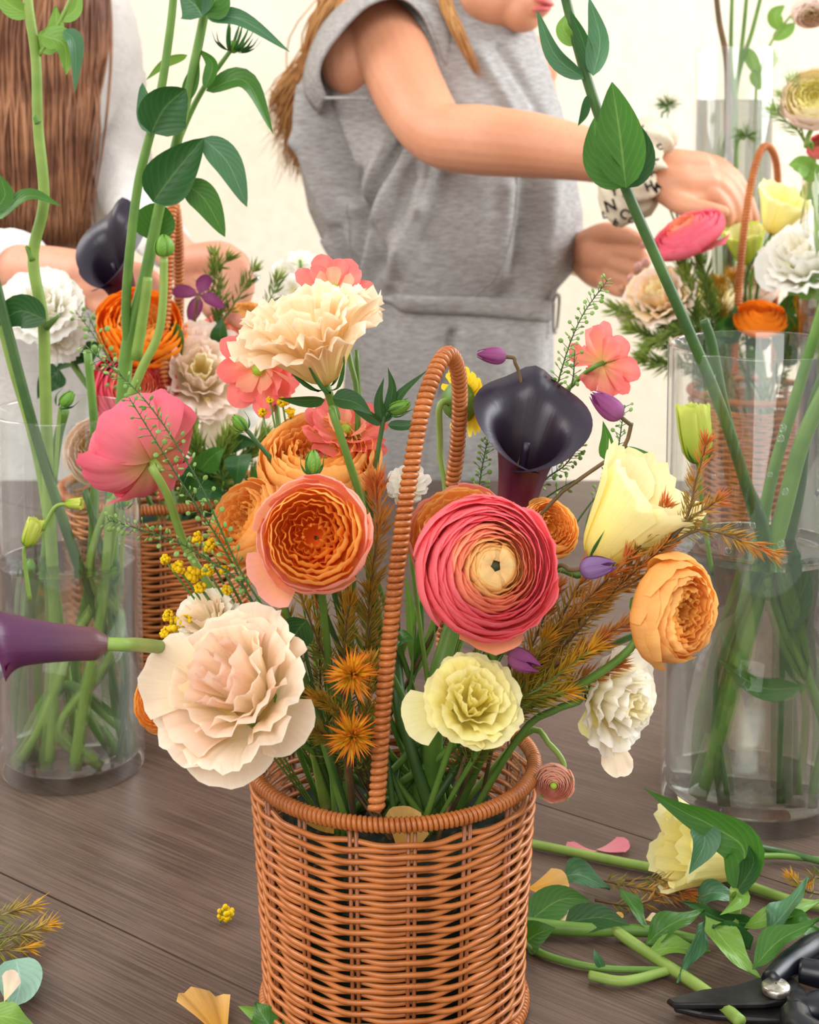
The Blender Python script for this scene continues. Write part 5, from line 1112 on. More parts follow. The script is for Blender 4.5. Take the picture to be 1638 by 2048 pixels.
leaf(rt, [p0, P(1506, 1730, p0.y-.002), P(1498, 1690, p0.y)], .016, G_leaf_d, .6, .3)
leaf(rt, [P(1405, 1650, p0.y+.012), P(1408, 1690, p0.y+.004), P(1378, 1748, p0.y)], .020, G_leaf_b, .3, .3)
leaf(rt, [p0, P(1480, 1800, p0.y-.01), P(1440, 1830, p0.y-.02)], .012, G_leaf_l, .3, .4)
# scattered single leaves
LF = 'loose leaves on the table'
for k, (q, wd, mt, tw, lab) in enumerate((
    ([(1412, 1832, .022), (1455, 1890, .018), (1520, 1962, .006)], .021, G_leaf_l, .3, 'pale green spear leaf with notched end above the scissors'),
    ([(1505, 1938, .012), (1560, 1880, .022), (1640, 1840, .03)], .019, G_leaf, .4, 'long green leaf reaching right above the scissors handle'),
    ([(1530, 1870, .012), (1570, 1825, .025), (1618, 1758, .032)], .020, G_leaf_b, .5, 'blue-green leaf standing up at the right edge of the cuttings'),
    ([(1290, 1890, .008), (1340, 1850, .02), (1410, 1822, .02)], .018, G_leaf, .3, 'green leaf arching left in the middle of the cuttings'),
    ([(1240, 1775, .02), (1268, 1815, .016), (1298, 1868, .006)], .012, G_leaf, .4, 'narrow green leaf pointing down left of the cuttings'),
    ([(1410, 1842, .02), (1390, 1890, .016), (1352, 1965, .004)], .014, G_leaf_b, .5, 'blue-green leaf hanging towards the front stem'),
    ([(1500, 1900, .01), (1470, 1865, .02), (1425, 1850, .022)], .022, G_leaf_d, .3, 'dark leaf beneath the pale spear leaf'),
    ([(1520, 1850, .01), (1440, 1838, .016), (1370, 1800, .012)], .018, G_leaf_d, .3, 'dark leaf lying flat behind the spear leaf'),
    ([(1390, 1800, .008), (1430, 1785, .015), (1490, 1800, .01)], .016, G_leaf_b, .2, 'grey-green leaf below the two upright leaves'),
    ([(1290, 1905, .006), (1350, 1895, .012), (1420, 1905, .008)], .015, G_leaf_l, .4, 'pale leaf lying beside the thick front stem'),
    ([(1120, 1755, .008), (1160, 1750, .018), (1220, 1780, .012)], .020, G_leaf_b, .2, 'round grey-green leaf beside the orange fallen petal'),
    ([(1560, 1860, .006), (1600, 1850, .018), (1650, 1870, .01)], .018, G_leaf, .2, 'green leaf lying at the right edge above the scissors'),
    ([(1480, 1855, .01), (1560, 1830, .02), (1650, 1800, .02)], .014, G_leaf_l, .3, 'slim pale leaf pointing to the right edge'))):
    root = thing('loose_leaf', lab, 'leaf', T(q[0][0], q[0][1]), LF); leaf(root, Tp(*q), wd*.95, mt, [tw, tw+.5], .4, 'blade', wave=.10, shape=(.85, 1.25), n=18)
sprig_thing('rusty feathery sprig lying on the table behind the cut stems', [Tp((1170, 1752, .006), (1270, 1775, .008), (1390, 1800, .006)), Tp((1190, 1800, .005), (1270, 1810, .006), (1350, 1780, .006)), Tp((1250, 1760, .01), (1320, 1760, .012), (1380, 1790, .01))], N_rust, G_stem_b, .011, 1300, 41, T(1170, 1752))
sprig_thing('small olive sprig lying at the right edge behind the leaves', [Tp((1650, 1790, .006), (1610, 1780, .01), (1588, 1760, .012)), Tp((1660, 1760, .006), (1630, 1755, .01), (1615, 1765, .012))], N_olive, G_stem_b, .010, 1300, 42, T(1650, 1790))
sprig_thing('rust-tipped sprig lying at the left edge of the table', [Tp((-60, 1860, .01), (0, 1830, .014), (60, 1815, .012)), Tp((-60, 1880, .01), (30, 1870, .012), (95, 1850, .01)), Tp((-60, 1890, .008), (0, 1900, .008), (50, 1895, .006))], N_olive, G_stem_b, .013, 1500, 43, T(-60, 1870))
FP = 'fallen petals on the table'
table_petal('fallen_petal', 'pink fallen petal lying left beside the fallen yellow bloom', T(1195, 1705), .021, pm('fallen_pink_petal', (236, 170, 160), (240, 150, 160), (236, 140, 152), .3), math.pi-.15, .1, A=30, seed=4, group=FP)
table_petal('fallen_petal', 'pink fallen petal touching the fallen yellow bloom', T(1192, 1702), .023, PM['fallen_pink_petal'], .1, .1, A=30, seed=5, group=FP)
table_petal('fallen_petal', 'orange fallen petal leaning on stems beside the basket', T(1055, 1785, .012), .026, apri_o, .15, .35, A=36, seed=6, group=FP)
table_petal('fallen_petal', 'cream fallen petal under the orange one', T(1065, 1832, .006), .030, cream_o, .1, .1, A=30, seed=7, group=FP)
table_petal('fallen_petal', 'tiny orange petal scrap in the middle of the cuttings', T(1222, 1838, .004), .008, apri_o, .3, .1, A=36, seed=8, group=FP)
table_petal('fallen_petal', 'tiny yellow petal scrap beside the narrow leaf', T(1290, 1842, .008), .009, cream_o, .3, .1, A=36, seed=9, group=FP)
table_petal('fallen_petal', 'orange ruffled petal at the bottom edge left of the basket', T(452, 2092), .040, apri_o, 2.15, .25, prof=((.0, .0), (.3, .12), (.8, .24), (1.05, .26)), A=27, seed=10, ruff=.06, group=FP)
table_petal('fallen_petal', 'curled pink and cream petal on the round grey-green leaf', T(8, 2005, .012), .016, blush_m, 1.2, .1, A=28, seed=11, pitch=-.8, group=FP)
rt = thing('loose_leaf', 'round grey-green eucalyptus leaf at the left edge of the table', 'leaf', T(30, 1995), LF)
leaf(rt, Tp((32, 1918, .008), (40, 1965, .010), (30, 2012, .003)), .026, leaf_mat('eucalyptus_leaf', (112, 146, 128), (170, 194, 176), .1), .1, .25, 'blade', shape=(.85, .55), normal=(0, -.3, 1))
rt = thing('loose_leaf', 'green leaf at the bottom left corner', 'leaf', T(0, 2040), LF); leaf(rt, Tp((-40, 2030, .004), (20, 2035, .010), (70, 2052, .004)), .02, G_leaf_l, .1, .2, 'blade', normal=(0, -.3, 1))
rt = thing('loose_leaf', 'torn green leaf pair at the basket foot', 'leaf', T(540, 2050), LF)
leaf(rt, Tp((545, 2060, .006), (525, 2030, .012), (512, 2005, .014)), .016, G_leaf, .2, .3, 'blade', wave=.06); leaf(rt, Tp((545, 2060, .006), (568, 2030, .014), (584, 1998, .020)), .011, G_leaf, .3, .3, 'blade'); leaf(rt, Tp((535, 2040, .004), (505, 2025, .006), (476, 2012, .006)), .008, G_leaf_l, .3, .3, 'blade')
rt = thing('goldenrod', 'single yellow goldenrod floret lying on the bare table', 'flower', T(452, 1835), 'goldenrod sprigs')
goldenrod(rt, [(T(452, 1828, .006), .0052)], Y_pom, G_stem, T(440, 1845, .001), 9)

# ---------------------------------------------------------------- scissors
M_steel = plain('dark_steel', (62, 60, 60), .38, .5, .25, 80, metallic=.7, col2=(44, 42, 42))
M_black = plain('black_plastic', (20, 24, 34), .32, .5, .2, 40, col2=(14, 16, 22))
M_rivet = plain('worn_silver', (196, 192, 180), .28, .5, .3, 300, metallic=.9, bumps=.3, col2=(150, 146, 132))
def slab(name, outline, z0, z1, mat, parent, bev=.0012):
    """a flat piece of real thickness from a table-plane outline"""
    n = len(outline); c = sum(outline, Vector((0, 0, 0)))/n; V = []
    for z, s in ((z0, 0), (z0+bev, 1), (z1-bev, 1), (z1, 0)):
        for p in outline:
            d = (p-c); q = p - (d.normalized()*bev if not s else Vector((0, 0, 0))); V.append((q.x, q.y, TZ+z))
    Fc = [tuple(reversed(range(n))), tuple(3*n+i for i in range(n))]
    for r in range(3):
        for i in range(n):
            j = (i+1) % n; Fc.append((r*n+i, r*n+j, (r+1)*n+j, (r+1)*n+i))
    return build(name, V, Fc, mat, parent, None, False)
def scissors():
    piv = T(1552, 1978, .012); root = thing('scissors', 'black-handled floral scissors lying open at the lower right', 'scissors', T(1552, 1990))
    o1 = [T(u, v, .008) for (u, v) in ((1334, 2004), (1400, 1986), (1470, 1975), (1530, 1958), (1590, 1962), (1612, 1985), (1590, 2003), (1530, 2012), (1430, 2013), (1345, 2012))]
    slab('blade', list(reversed(o1)), .006, .010, M_steel, root)
    o2 = [T(u, v, .003) for (u, v) in ((1348, 2018), (1420, 2010), (1500, 2010), (1560, 2020), (1600, 2030), (1580, 2046), (1500, 2042), (1400, 2030))]
    slab('blade', list(reversed(o2)), .001, .0045, M_steel, root)
    V, Fc, UV = lathe_geo([(.0005, .0), (.0078, .0), (.0082, .001), (.0082, .0035), (.0070, .0048), (.0005, .0052)], 28, Vector((piv.x, piv.y, TZ+.0102))); build('rivet', V, Fc, M_rivet, root, UV)
    V, Fc, UV = lathe_geo([(.0005, .0), (.0045, .0), (.0045, .0102), (.0005, .0102)], 20, Vector((piv.x, piv.y, TZ+.0005))); build('pivot_pin', V, Fc, M_steel, root, UV)
    # handles: shanks and finger loops
    h1 = [T(u, v, .013) for (u, v) in ((1540, 1962), (1570, 1935), (1600, 1915), (1640, 1892), (1700, 1885), (1760, 1900), (1770, 1930), (1720, 1955), (1650, 1950), (1600, 1940))]
    V, Fc, UV = tube_geo(catmull(h1, 60), [.0055, .0075, .0085, .0085, .0085, .0085, .0070], 10); build('handle', V, Fc, M_black, root, UV)
    h2 = [T(u, v, .010) for (u, v) in ((1590, 2000), (1620, 2020), (1680, 2010), (1760, 2020), (1800, 2060), (1740, 2100), (1660, 2090), (1600, 2060), (1592, 2030))]
    V, Fc, UV = tube_geo(catmull(h2, 60), [.007, .0095, .0095, .0095, .0095, .0095, .0090], 10); build('handle', V, Fc, M_black, root, UV)
scissors()

# ================================================================ the two people
def skin_mat(name, a, b, c):
    m, nt, out = new_mat(name); g = N(nt, 'ShaderNodeTexCoord').outputs['Object']
    n1 = noise_tex(nt, g, 9, 4); n2 = noise_tex(nt, g, 160, 3)
    col = mixc(nt, ramp(nt, n1, [(.35, (0, 0, 0, 1)), (.68, (1, 1, 1, 1))]), lin(a), lin(b))
    col = mixc(nt, ramp(nt, n2, [(.5, (0, 0, 0, 1)), (.75, (.25, .25, .25, 1))]), col, lin(c))
    p = principled(nt, out, col, .48, .4, bump(nt, n2, .06, .001))
    p.inputs['Subsurface Weight'].default_value = .12; p.inputs['Subsurface Radius'].default_value = (.012, .005, .003); p.inputs['Subsurface Scale'].default_value = 1.0
    return m
SK1 = skin_mat('warm_tan_skin', (204, 140, 106), (216, 156, 122), (190, 120, 90))
SK2 = skin_mat('rosy_skin', (200, 136, 108), (212, 152, 124), (184, 114, 90))
M_lip = plain('rosy_lip', (206, 100, 98), .4, .4, .1, 90)
M_nail = plain('glossy_pink_nail', (232, 170, 158), .15, .6, .08, 200, coat=.6)
def fuse(name, geos, voxel, mat, parent, smooth=6):
    """weld overlapping volumes into one continuous surface"""
    V, Fc, UV = join_geo([(list(map(Vector, g[0])), g[1], g[2]) for g in geos])
    bm = bmesh.new(); vs_ = [bm.verts.new(v) for v in V]
    for f in Fc:
        try: bm.faces.new([vs_[i] for i in f])
        except ValueError: pass
    bmesh.ops.remove_doubles(bm, verts=bm.verts, dist=1e-6); bmesh.ops.recalc_face_normals(bm, faces=bm.faces)
    me = bpy.data.meshes.new(name); bm.to_mesh(me); bm.free()
    tmp = bpy.data.objects.new('tmp_fuse', me); COL.objects.link(tmp)
    md = tmp.modifiers.new('r', 'REMESH'); md.mode = 'VOXEL'; md.voxel_size = voxel; md.use_smooth_shade = True
    sm = tmp.modifiers.new('s', 'SMOOTH'); sm.iterations = smooth; sm.factor = .5
    dg = bpy.context.evaluated_depsgraph_get(); dg.update()
    out = bpy.data.meshes.new_from_object(tmp.evaluated_get(dg)); out.name = name
    bpy.data.objects.remove(tmp); bpy.data.meshes.remove(me)
    out.materials.clear(); out.polygons.foreach_set('use_smooth', [True]*len(out.polygons))
    out.transform(Matrix.Translation(-wl(parent)))
    return obj(name, out, mat, parent)
def limb(pts, n=24, sides=16):
    """(u, v, Y, radius in pixels) -> tapered limb with rounded ends"""
    path = catmull([P(p[0], p[1], p[2]) for p in pts], n); rad = [p[3]*mpp(p[1], p[2]) for p in pts]
    # smooth radii
    rr = [lerp_list(rad, i/(n-1)) for i in range(n)]
    V, Fc, UV = tube_geo(path, rr, sides); e0 = ellipsoid_geo(path[0], (rr[0],)*3, None, 12, 8); e1 = ellipsoid_geo(path[-1], (rr[-1],)*3, None, 12, 8)
    return [(V, Fc, UV), e0, e1]
def ell(u, v, Y, rx, ry, rz, rot=None):
    m = mpp(v, Y); return ellipsoid_geo(P(u, v, Y), (rx*m, ry*m, rz*m), rot, 18, 12)
# ---------------------------------------------------------------- person in the grey dress
g1 = thing('person', 'person in a grey sleeveless dress reaching right over the flowers', 'person', (P(880, 600, 2.17).x, 2.17, 0), 'people behind the table')
G = []
# right arm
G += limb([(742, 40, 2.14, 70), (780, 95, 2.09, 76), (822, 190, 2.02, 73), (876, 266, 1.965, 66), (960, 280, 1.93, 72), (1060, 290, 1.90, 67), (1160, 306, 1.87, 57), (1250, 326, 1.85, 47), (1310, 345, 1.845, 45)], 40, 20)
G += limb([(868, 282, 1.985, 48), (888, 288, 1.985, 46)], 6)
# right hand: palm from wrist to knuckles, then fingers hanging down
G += limb([(1300, 342, 1.845, 40), (1350, 338, 1.845, 42), (1400, 336, 1.85, 34)], 10)
G += limb([(1310, 360, 1.835, 38), (1360, 372, 1.83, 44), (1412, 370, 1.835, 34)], 10)
G += limb([(1330, 380, 1.825, 28), (1370, 398, 1.82, 30), (1405, 400, 1.822, 22)], 8)
for f in ([(1400, 328, 1.86, 25), (1440, 336, 1.865, 22), (1478, 372, 1.86, 18), (1502, 425, 1.855, 15), (1508, 446, 1.855, 13)],
          [(1405, 345, 1.845, 26), (1445, 358, 1.845, 22), (1478, 395, 1.84, 18), (1492, 438, 1.838, 14)],
          [(1405, 365, 1.835, 26), (1440, 376, 1.832, 22), (1466, 410, 1.828, 18), (1476, 440, 1.826, 14)],
          [(1400, 385, 1.825, 22), (1432, 396, 1.82, 19), (1452, 420, 1.816, 15), (1458, 442, 1.815, 12)],
          [(1330, 385, 1.82, 25), (1368, 412, 1.80, 22), (1410, 418, 1.79, 18), (1446, 424, 1.79, 14)]):
    G += limb(f, 14, 12)
# left arm and hand (palm towards us, seen past the dress)
G += limb([(1050, 150, 2.26, 58), (1080, 320, 2.38, 54), (1075, 440, 2.45, 50), (1120, 485, 2.42, 46), (1158, 510, 2.34, 43), (1184, 514, 2.20, 41)], 30)
G += limb([(1178, 500, 2.16, 38), (1200, 510, 2.11, 42), (1228, 516, 2.08, 32)], 10); G += limb([(1178, 530, 2.16, 34), (1200, 544, 2.11, 36), (1230, 546, 2.08, 25)], 10)
for f in ([(1176, 486, 2.14, 29), (1212, 468, 2.09, 25), (1250, 472, 2.06, 20), (1286, 486, 2.04, 14)],
          [(1222, 502, 2.08, 19), (1256, 508, 2.05, 16), (1284, 514, 2.03, 14), (1292, 526, 2.015, 11)],
          [(1222, 524, 2.075, 19), (1254, 534, 2.045, 16), (1280, 542, 2.025, 13), (1276, 534, 2.005, 11)],
          [(1220, 546, 2.075, 18), (1248, 560, 2.05, 15), (1270, 566, 2.03, 12), (1262, 556, 2.01, 10)],
          [(1208, 564, 2.08, 16), (1230, 580, 2.06, 13), (1248, 586, 2.04, 10), (1244, 576, 2.025, 9)]):
    G += limb(f, 12, 12)
G += [ell(700, 122, 2.105, 62, 56, 70)]
# trunk and legs inside the dress
G += limb([(880, 120, 2.22, 110), (880, 330, 2.22, 150), (890, 580, 2.21, 120), (890, 760, 2.21, 140), (880, 950, 2.21, 130)], 20, 20)
for x_ in (800, 960): G += limb([(x_, 900, 2.22, 80), (x_, 1350, 2.22, 62), (x_, 1700, 2.22, 44), (x_, 1830, 2.22, 34), (x_, 1850, 2.14, 26)], 20)
# neck, head with jaw, nose, brow, ears
G += limb([(880, 120, 2.19, 70), (905, 50, 2.18, 60), (935, -30, 2.17, 60)], 12)
G += limb([(742, 40, 2.14, 66), (820, 90, 2.17, 70), (900, 100, 2.19, 75), (1000, 110, 2.22, 66), (1060, 130, 2.24, 60)], 16)
q = Matrix.Rotation(-.25, 3, 'Y')
G += [ell(950, -110, 2.16, 112, 96, 140, q), ell(1000, -40, 2.13, 92, 74, 95, q), ell(1012, -5, 2.12, 76, 60, 62), ell(1044, 22, 2.105, 46, 44, 44), ell(985, 5, 2.12, 72, 60, 50), ell(1060, 8, 2.10, 42, 42, 34)]
G += limb([(1060, -120, 2.09, 18), (1088, -70, 2.08, 20), (1106, -36, 2.07, 22)], 8) + [ell(1084, -32, 2.07, 24, 22, 16), ell(1080, 2, 2.085, 26, 30, 12), ell(1076, 22, 2.088, 24, 28, 12), ell(890, -90, 2.08, 14, 16, 34)]
fuse('body', G, .0027, SK1, g1, 5)
def lip(u, v, Y, rx, ry, rz, rot): V, Fc, UV = ell(u, v, Y, rx, ry, rz, rot); build('lip', V, Fc, M_lip, g1, UV)
lip(1084, 4, 2.082, 26, 30, 8, Matrix.Rotation(.25, 3, 'Y')); lip(1080, 19, 2.084, 23, 28, 9, Matrix.Rotation(-.1, 3, 'Y'))
M_eye = plain('dark_eye', (50, 34, 26), .3, .5, .1, 50)
for (u, v, Y) in ((1050, -105, 2.085), (1092, -100, 2.10)):
    V, Fc, UV = ell(u, v, Y, 16, 10, 9); build('eye', V, Fc, M_eye, g1, UV)
for (u, v, Y, r, ang) in ((1290, 524, 2.003, 8, .3), (1275, 533, 1.993, 8, .5), (1261, 555, 1.998, 7, .6), (1290, 488, 2.028, 8, .9)):
    V, Fc, UV = ell(u, v, Y, r, 4, r*1.25, Matrix.Rotation(ang, 3, 'Y')); build('nail', V, Fc, M_nail, g1, UV)
# dress
def heather():
    m, nt, out = new_mat('heather_grey_jersey'); g = N(nt, 'ShaderNodeTexCoord').outputs['Object']
    a = noise_tex(nt, mapping(nt, g, (70, 70, 420)), 1.0, 4, .7); b = noise_tex(nt, g, 700, 2)
    c = mixc(nt, ramp(nt, a, [(.36, (0, 0, 0, 1)), (.62, (1, 1, 1, 1))]), lin((142, 138, 136)), lin((178, 176, 176)))
    c = mixc(nt, ramp(nt, b, [(.4, (0, 0, 0, 1)), (.7, (.4, .4, .4, 1))]), c, lin((162, 154, 140)))
    principled(nt, out, c, .9, .15, bump(nt, a, .12, .001)); return m
M_dress = heather()
DL = [(-40, 760, 1000, .075), (10, 690, 1040, .095), (60, 640, 1072, .115), (130, 612, 1098, .125), (220, 600, 1126, .135), (320, 597, 1148, .14), (420, 612, 1166, .14), (480, 636, 1164, .135), (540, 676, 1140, .125), (575, 696, 1106, .120), (610, 700, 1098, .118), (660, 698, 1100, .122), (760, 690, 1104, .13), (900, 672, 1112, .14), (1100, 650, 1125, .15), (1500, 610, 1150, .17)]
RIDGES = [([(806, 268, 734, 410)], 9, -.022), ([(782, 270, 716, 400)], 14, .013), ([(820, 285, 752, 420)], 14, .010), ([(719, 330, 719, 540)], 7, -.014), ([(735, 420, 728, 545)], 12, .010),
    ([(618, 170, 632, 280), (632, 280, 704, 410)], 15, .014), ([(650, 260, 712, 380)], 16, -.012), ([(858, 310, 840, 400), (840, 400, 776, 550)], 17, .014), ([(830, 330, 760, 520)], 13, -.010), ([(890, 330, 850, 470)], 16, -.008), ([(655, 470, 694, 535)], 8, .012), ([(680, 440, 708, 540)], 8, -.012),
    ([(1020, 360, 1008, 540)], 18, .010), ([(1060, 340, 1050, 520)], 16, -.010), ([(1105, 330, 1090, 520)], 16, .010), ([(905, 640, 884, 760)], 8, -.016), ([(930, 640, 920, 860)], 18, .010), ([(1010, 640, 1000, 900)], 18, .009), ([(790, 650, 770, 900)], 20, .009), ([(960, 110, 1050, 260)], 12, .008), ([(1000, 100, 1090, 240)], 10, -.008)]
def torso_pt(lv, a, off=0.0, Yc=2.20):
    """surface of the dress at loft level lv (float index) and angle a (0 = towards camera, + to the right)"""
    k = min(int(lv), len(DL)-2); t = lv-k; A = DL[k]; B = DL[k+1]
    v = A[0]+(B[0]-A[0])*t; l = A[1]+(B[1]-A[1])*t; r_ = A[2]+(B[2]-A[2])*t; d = A[3]+(B[3]-A[3])*t
    cL = P(l, v, Yc); cR = P(r_, v, Yc); c = (cL+cR)/2; hw = (cR-cL).length/2
    s = math.sin(a); co = math.cos(a); e = .86
    x = math.copysign(abs(s)**e, s)*hw; y = -math.copysign(abs(co)**e, co)*d
    # gathers: soft folds converging on the waist
    wv = max(0, 1-abs(v-590)/330.0); up = 1 if v < 590 else .7
    f = (math.sin(a*6.3+1.2+lv*.12)*.5+math.sin(a*11.0+.4-lv*.2)*.35+math.sin(a*3.1+lv*.35)*.5)*.013*(.25+wv)*up
    f += .022*math.exp(-((a+.95-(v-330)*.0011)/.10)**2)*math.exp(-((v-330)/150.0)**2) - .024*math.exp(-((a+.70-(v-330)*.0014)/.09)**2)*math.exp(-((v-330)/140.0)**2)
    f += .014*math.exp(-((a+.35)/.10)**2)*math.exp(-((v-440)/160.0)**2)
    f += off
    pu = c.x + x; pu = 819 + pu/(mpp(v, Yc + y)*1.0)
    if co > -.2:
        for (seg, wd_, am) in RIDGES:
            for (u0, v0, u1, v1) in seg:
                dx_, dy_ = u1-u0, v1-v0; q_ = ((pu-u0)*dx_+(v-v0)*dy_)/(dx_*dx_+dy_*dy_); qq = min(1, max(0, q_))
                dd = math.hypot(pu-u0-dx_*qq, v-v0-dy_*qq); f += am*math.exp(-(dd/wd_)**2)*(1 if 0 <= q_ <= 1 else .6)
    rr = Vector((s, -co, 0)); return c + Vector((x, y, 0)) + rr*f
def dress():
    na, lv = 260, 200; V = []; UV = []; n = len(DL)-1
    for i in range(lv):
        for j in range(na):
            a = -math.pi+2*math.pi*j/na; V.append(torso_pt(n*i/(lv-1), a)); UV.append((j/na, i/(lv-1)))
    Fc = [(i*na+j, (i+1)*na+j, (i+1)*na+(j+1) % na, i*na+(j+1) % na) for i in range(lv-1) for j in range(na)]
    d = build('dress', V, Fc, M_dress, g1, UV)
    # shoulder cap: cloth from the neck over the shoulder to the open armhole hem
    hem = px([(652, 200, 2.045), (636, 150, 2.03), (650, 104, 2.02), (700, 40, 2.01), (745, 4, 2.01), (800, -6, 2.03), (842, 26, 2.055), (868, 80, 2.07), (884, 130, 2.075)])
    inn = px([(640, 230, 2.10), (606, 190, 2.13), (612, 120, 2.15), (650, 40, 2.16), (720, -20, 2.16), (800, -46, 2.18), (880, -20, 2.13), (915, 60, 2.10), (905, 150, 2.09)])
    hp, ip = catmull(hem, 40), catmull(inn, 40); V = []; k = 7
    for i in range(40):
        for j in range(k):
            t = j/(k-1); p = ip[i].lerp(hp[i], t); p = p + Vector((0, -.012, .006))*math.sin(t*math.pi); V.append(p)
    Fc = [(i*k+j, i*k+j+1, (i+1)*k+j+1, (i+1)*k+j) for i in range(39) for j in range(k-1)]
    sl = build('sleeve', V, Fc, M_dress, d); sl.modifiers.new('t', 'SOLIDIFY').thickness = .003
    hv = tube_geo(hp, .0022, 6); build('hem', hv[0], hv[1], M_dress, d, hv[2])
    # underarm shade opening: dark skin of the side body showing in the armhole is body; lower armhole edge
    lo = catmull(px([(650, 196, 2.035), (690, 196, 2.022), (738, 198, 2.02)]), 12); hv = tube_geo(lo, .002, 6); build('hem', hv[0], hv[1], M_dress, d, hv[2])
    # belt, long seam, buckle
    def band(name, l0, l1, a0, a1, w0, w1, off, tws=0.0):
        V = []; m_ = 60; kk = 5
        for i in range(m_):
            t = i/(m_-1); a = a0+(a1-a0)*t; L0 = l0+(l1-l0)*t
            tw = math.sin(max(0, min(1, (t-.18)/.2))*math.pi)*tws
            for j in range(kk):
                s = j/(kk-1)-.5; V.append(torso_pt(L0+s*(w0+(w1-w0)*t)*(1-.75*tw), a, off+.002*math.cos(s*math.pi)+tw*.006*s))
        Fc = [(i*kk+j, i*kk+j+1, (i+1)*kk+j+1, (i+1)*kk+j) for i in range(m_-1) for j in range(kk-1)]
        b_ = build(name, V, Fc, M_dress, d); b_.modifiers.new('t', 'SOLIDIFY').thickness = .002; return b_
    band('belt', 8.72, 9.95, -1.45, 1.28, 1.0, 1.05, .004, 1.0)
    bp = [torso_pt(x, a, .012) for (x, a) in ((9.3, 1.16), (9.3, 1.28), (10.75, 1.28), (10.75, 1.16), (9.3, 1.16))]
    hv = tube_geo(catmull(bp, 24), .0022, 6); build('buckle', hv[0], hv[1], plain('brushed_buckle', (168, 160, 156), .35, .5, .1, 80, metallic=.8), d, hv[2])
    for (a0, l0, a1, l1) in ((-.62, 4.6, -.86, 9.0), (.52, 5.2, .14, 9.0), (.02, 10.4, -.25, 14.0)):
        pts = [torso_pt(l0+(l1-l0)*i/11, a0+(a1-a0)*i/11, .0012) for i in range(12)]; hv = tube_geo(catmull(pts, 30), .0009, 5); build('seam', hv[0], hv[1], M_dress, d, hv[2])
    return d
dress()
# hair: locks falling behind the shoulder and in front of the neck
def hair_mat(name, a, b, c):
    m, nt, out = new_mat(name); uv = N(nt, 'ShaderNodeUVMap')
    n1 = noise_tex(nt, mapping(nt, uv.outputs[0], (30, .8, 1)), 1.0, 4, .6); g = noise_tex(nt, N(nt, 'ShaderNodeTexCoord').outputs['Object'], 14, 3)
    col = mixc(nt, ramp(nt, g, [(.36, (0, 0, 0, 1)), (.64, (1, 1, 1, 1))]), lin(a), lin(b)); col = mixc(nt, ramp(nt, n1, [(.4, (0, 0, 0, 1)), (.7, (.8, .8, .8, 1))]), col, lin(c))
    principled(nt, out, col, .42, .4, bump(nt, n1, .5, .002)); return m
H1 = hair_mat('golden_brown_hair', (186, 122, 62), (232, 178, 108), (158, 96, 50)); H2 = hair_mat('chestnut_brown_hair', (126, 78, 52), (196, 138, 96), (94, 54, 36))
def hair(parent, guides, n, rad, mat, seed, spread=.012, tip=.15, name='hair', sides=6, fray=.0):
    """many tapering locks between neighbouring guide curves, one continuous head of hair"""
    rg = random.Random(seed); parts = []
    for i in range(n):
        x = rg.random()*(len(guides)-1); k = min(int(x), len(guides)-2); t = x-k
        pts = [Vector(a).lerp(Vector(b), t)+Vector((rg.gauss(0, 1), rg.gauss(0, 1), rg.gauss(0, .4)))*spread*(.4+.6*j/len(guides[k]))*.5 for j, (a, b) in enumerate(zip(guides[k], guides[k+1]))]
        if fray: pts[-1] = pts[-1].lerp(pts[-2], rg.random()*fray)
        r = rad*rg.uniform(.5, 1.2); parts.append(tube_geo(catmull(pts, 16), [r*.8, r, r, r*.8, r*tip], sides))
    g = join_geo(parts); o = build(name, g[0], g[1], mat, parent, g[2]); tag(o, kind='stuff'); return o
gd = [px(q) for q in (([(820, -250, 2.22), (700, -80, 2.26), (640, 60, 2.27), (585, 170, 2.27), (548, 215, 2.27)]), ([(850, -240, 2.20), (720, -70, 2.24), (660, 60, 2.25), (595, 200, 2.26), (566, 300, 2.26)]), ([(870, -230, 2.18), (740, -60, 2.22), (676, 60, 2.23), (612, 220, 2.25), (590, 370, 2.26)]), ([(880, -220, 2.16), (770, -60, 2.20), (700, 40, 2.20), (630, 180, 2.24), (606, 360, 2.27)]))]
hair(g1, gd, 900, .0018, H1, 2, .034, .08, fray=.45, sides=4)
gd = [px(q) for q in (([(900, -200, 2.10), (880, -80, 2.08), (884, 0, 2.075), (905, 60, 2.07), (950, 140, 2.062)]), ([(930, -200, 2.09), (900, -80, 2.07), (900, 0, 2.07), (924, 70, 2.066), (966, 166, 2.058)]))]
hair(g1, gd, 120, .0016, H1, 3, .010, .1, sides=4, fray=.3)
V, Fc, UV = ell(925, -125, 2.175, 128, 112, 142, q); build('hair_cap', V, Fc, H1, g1, UV)

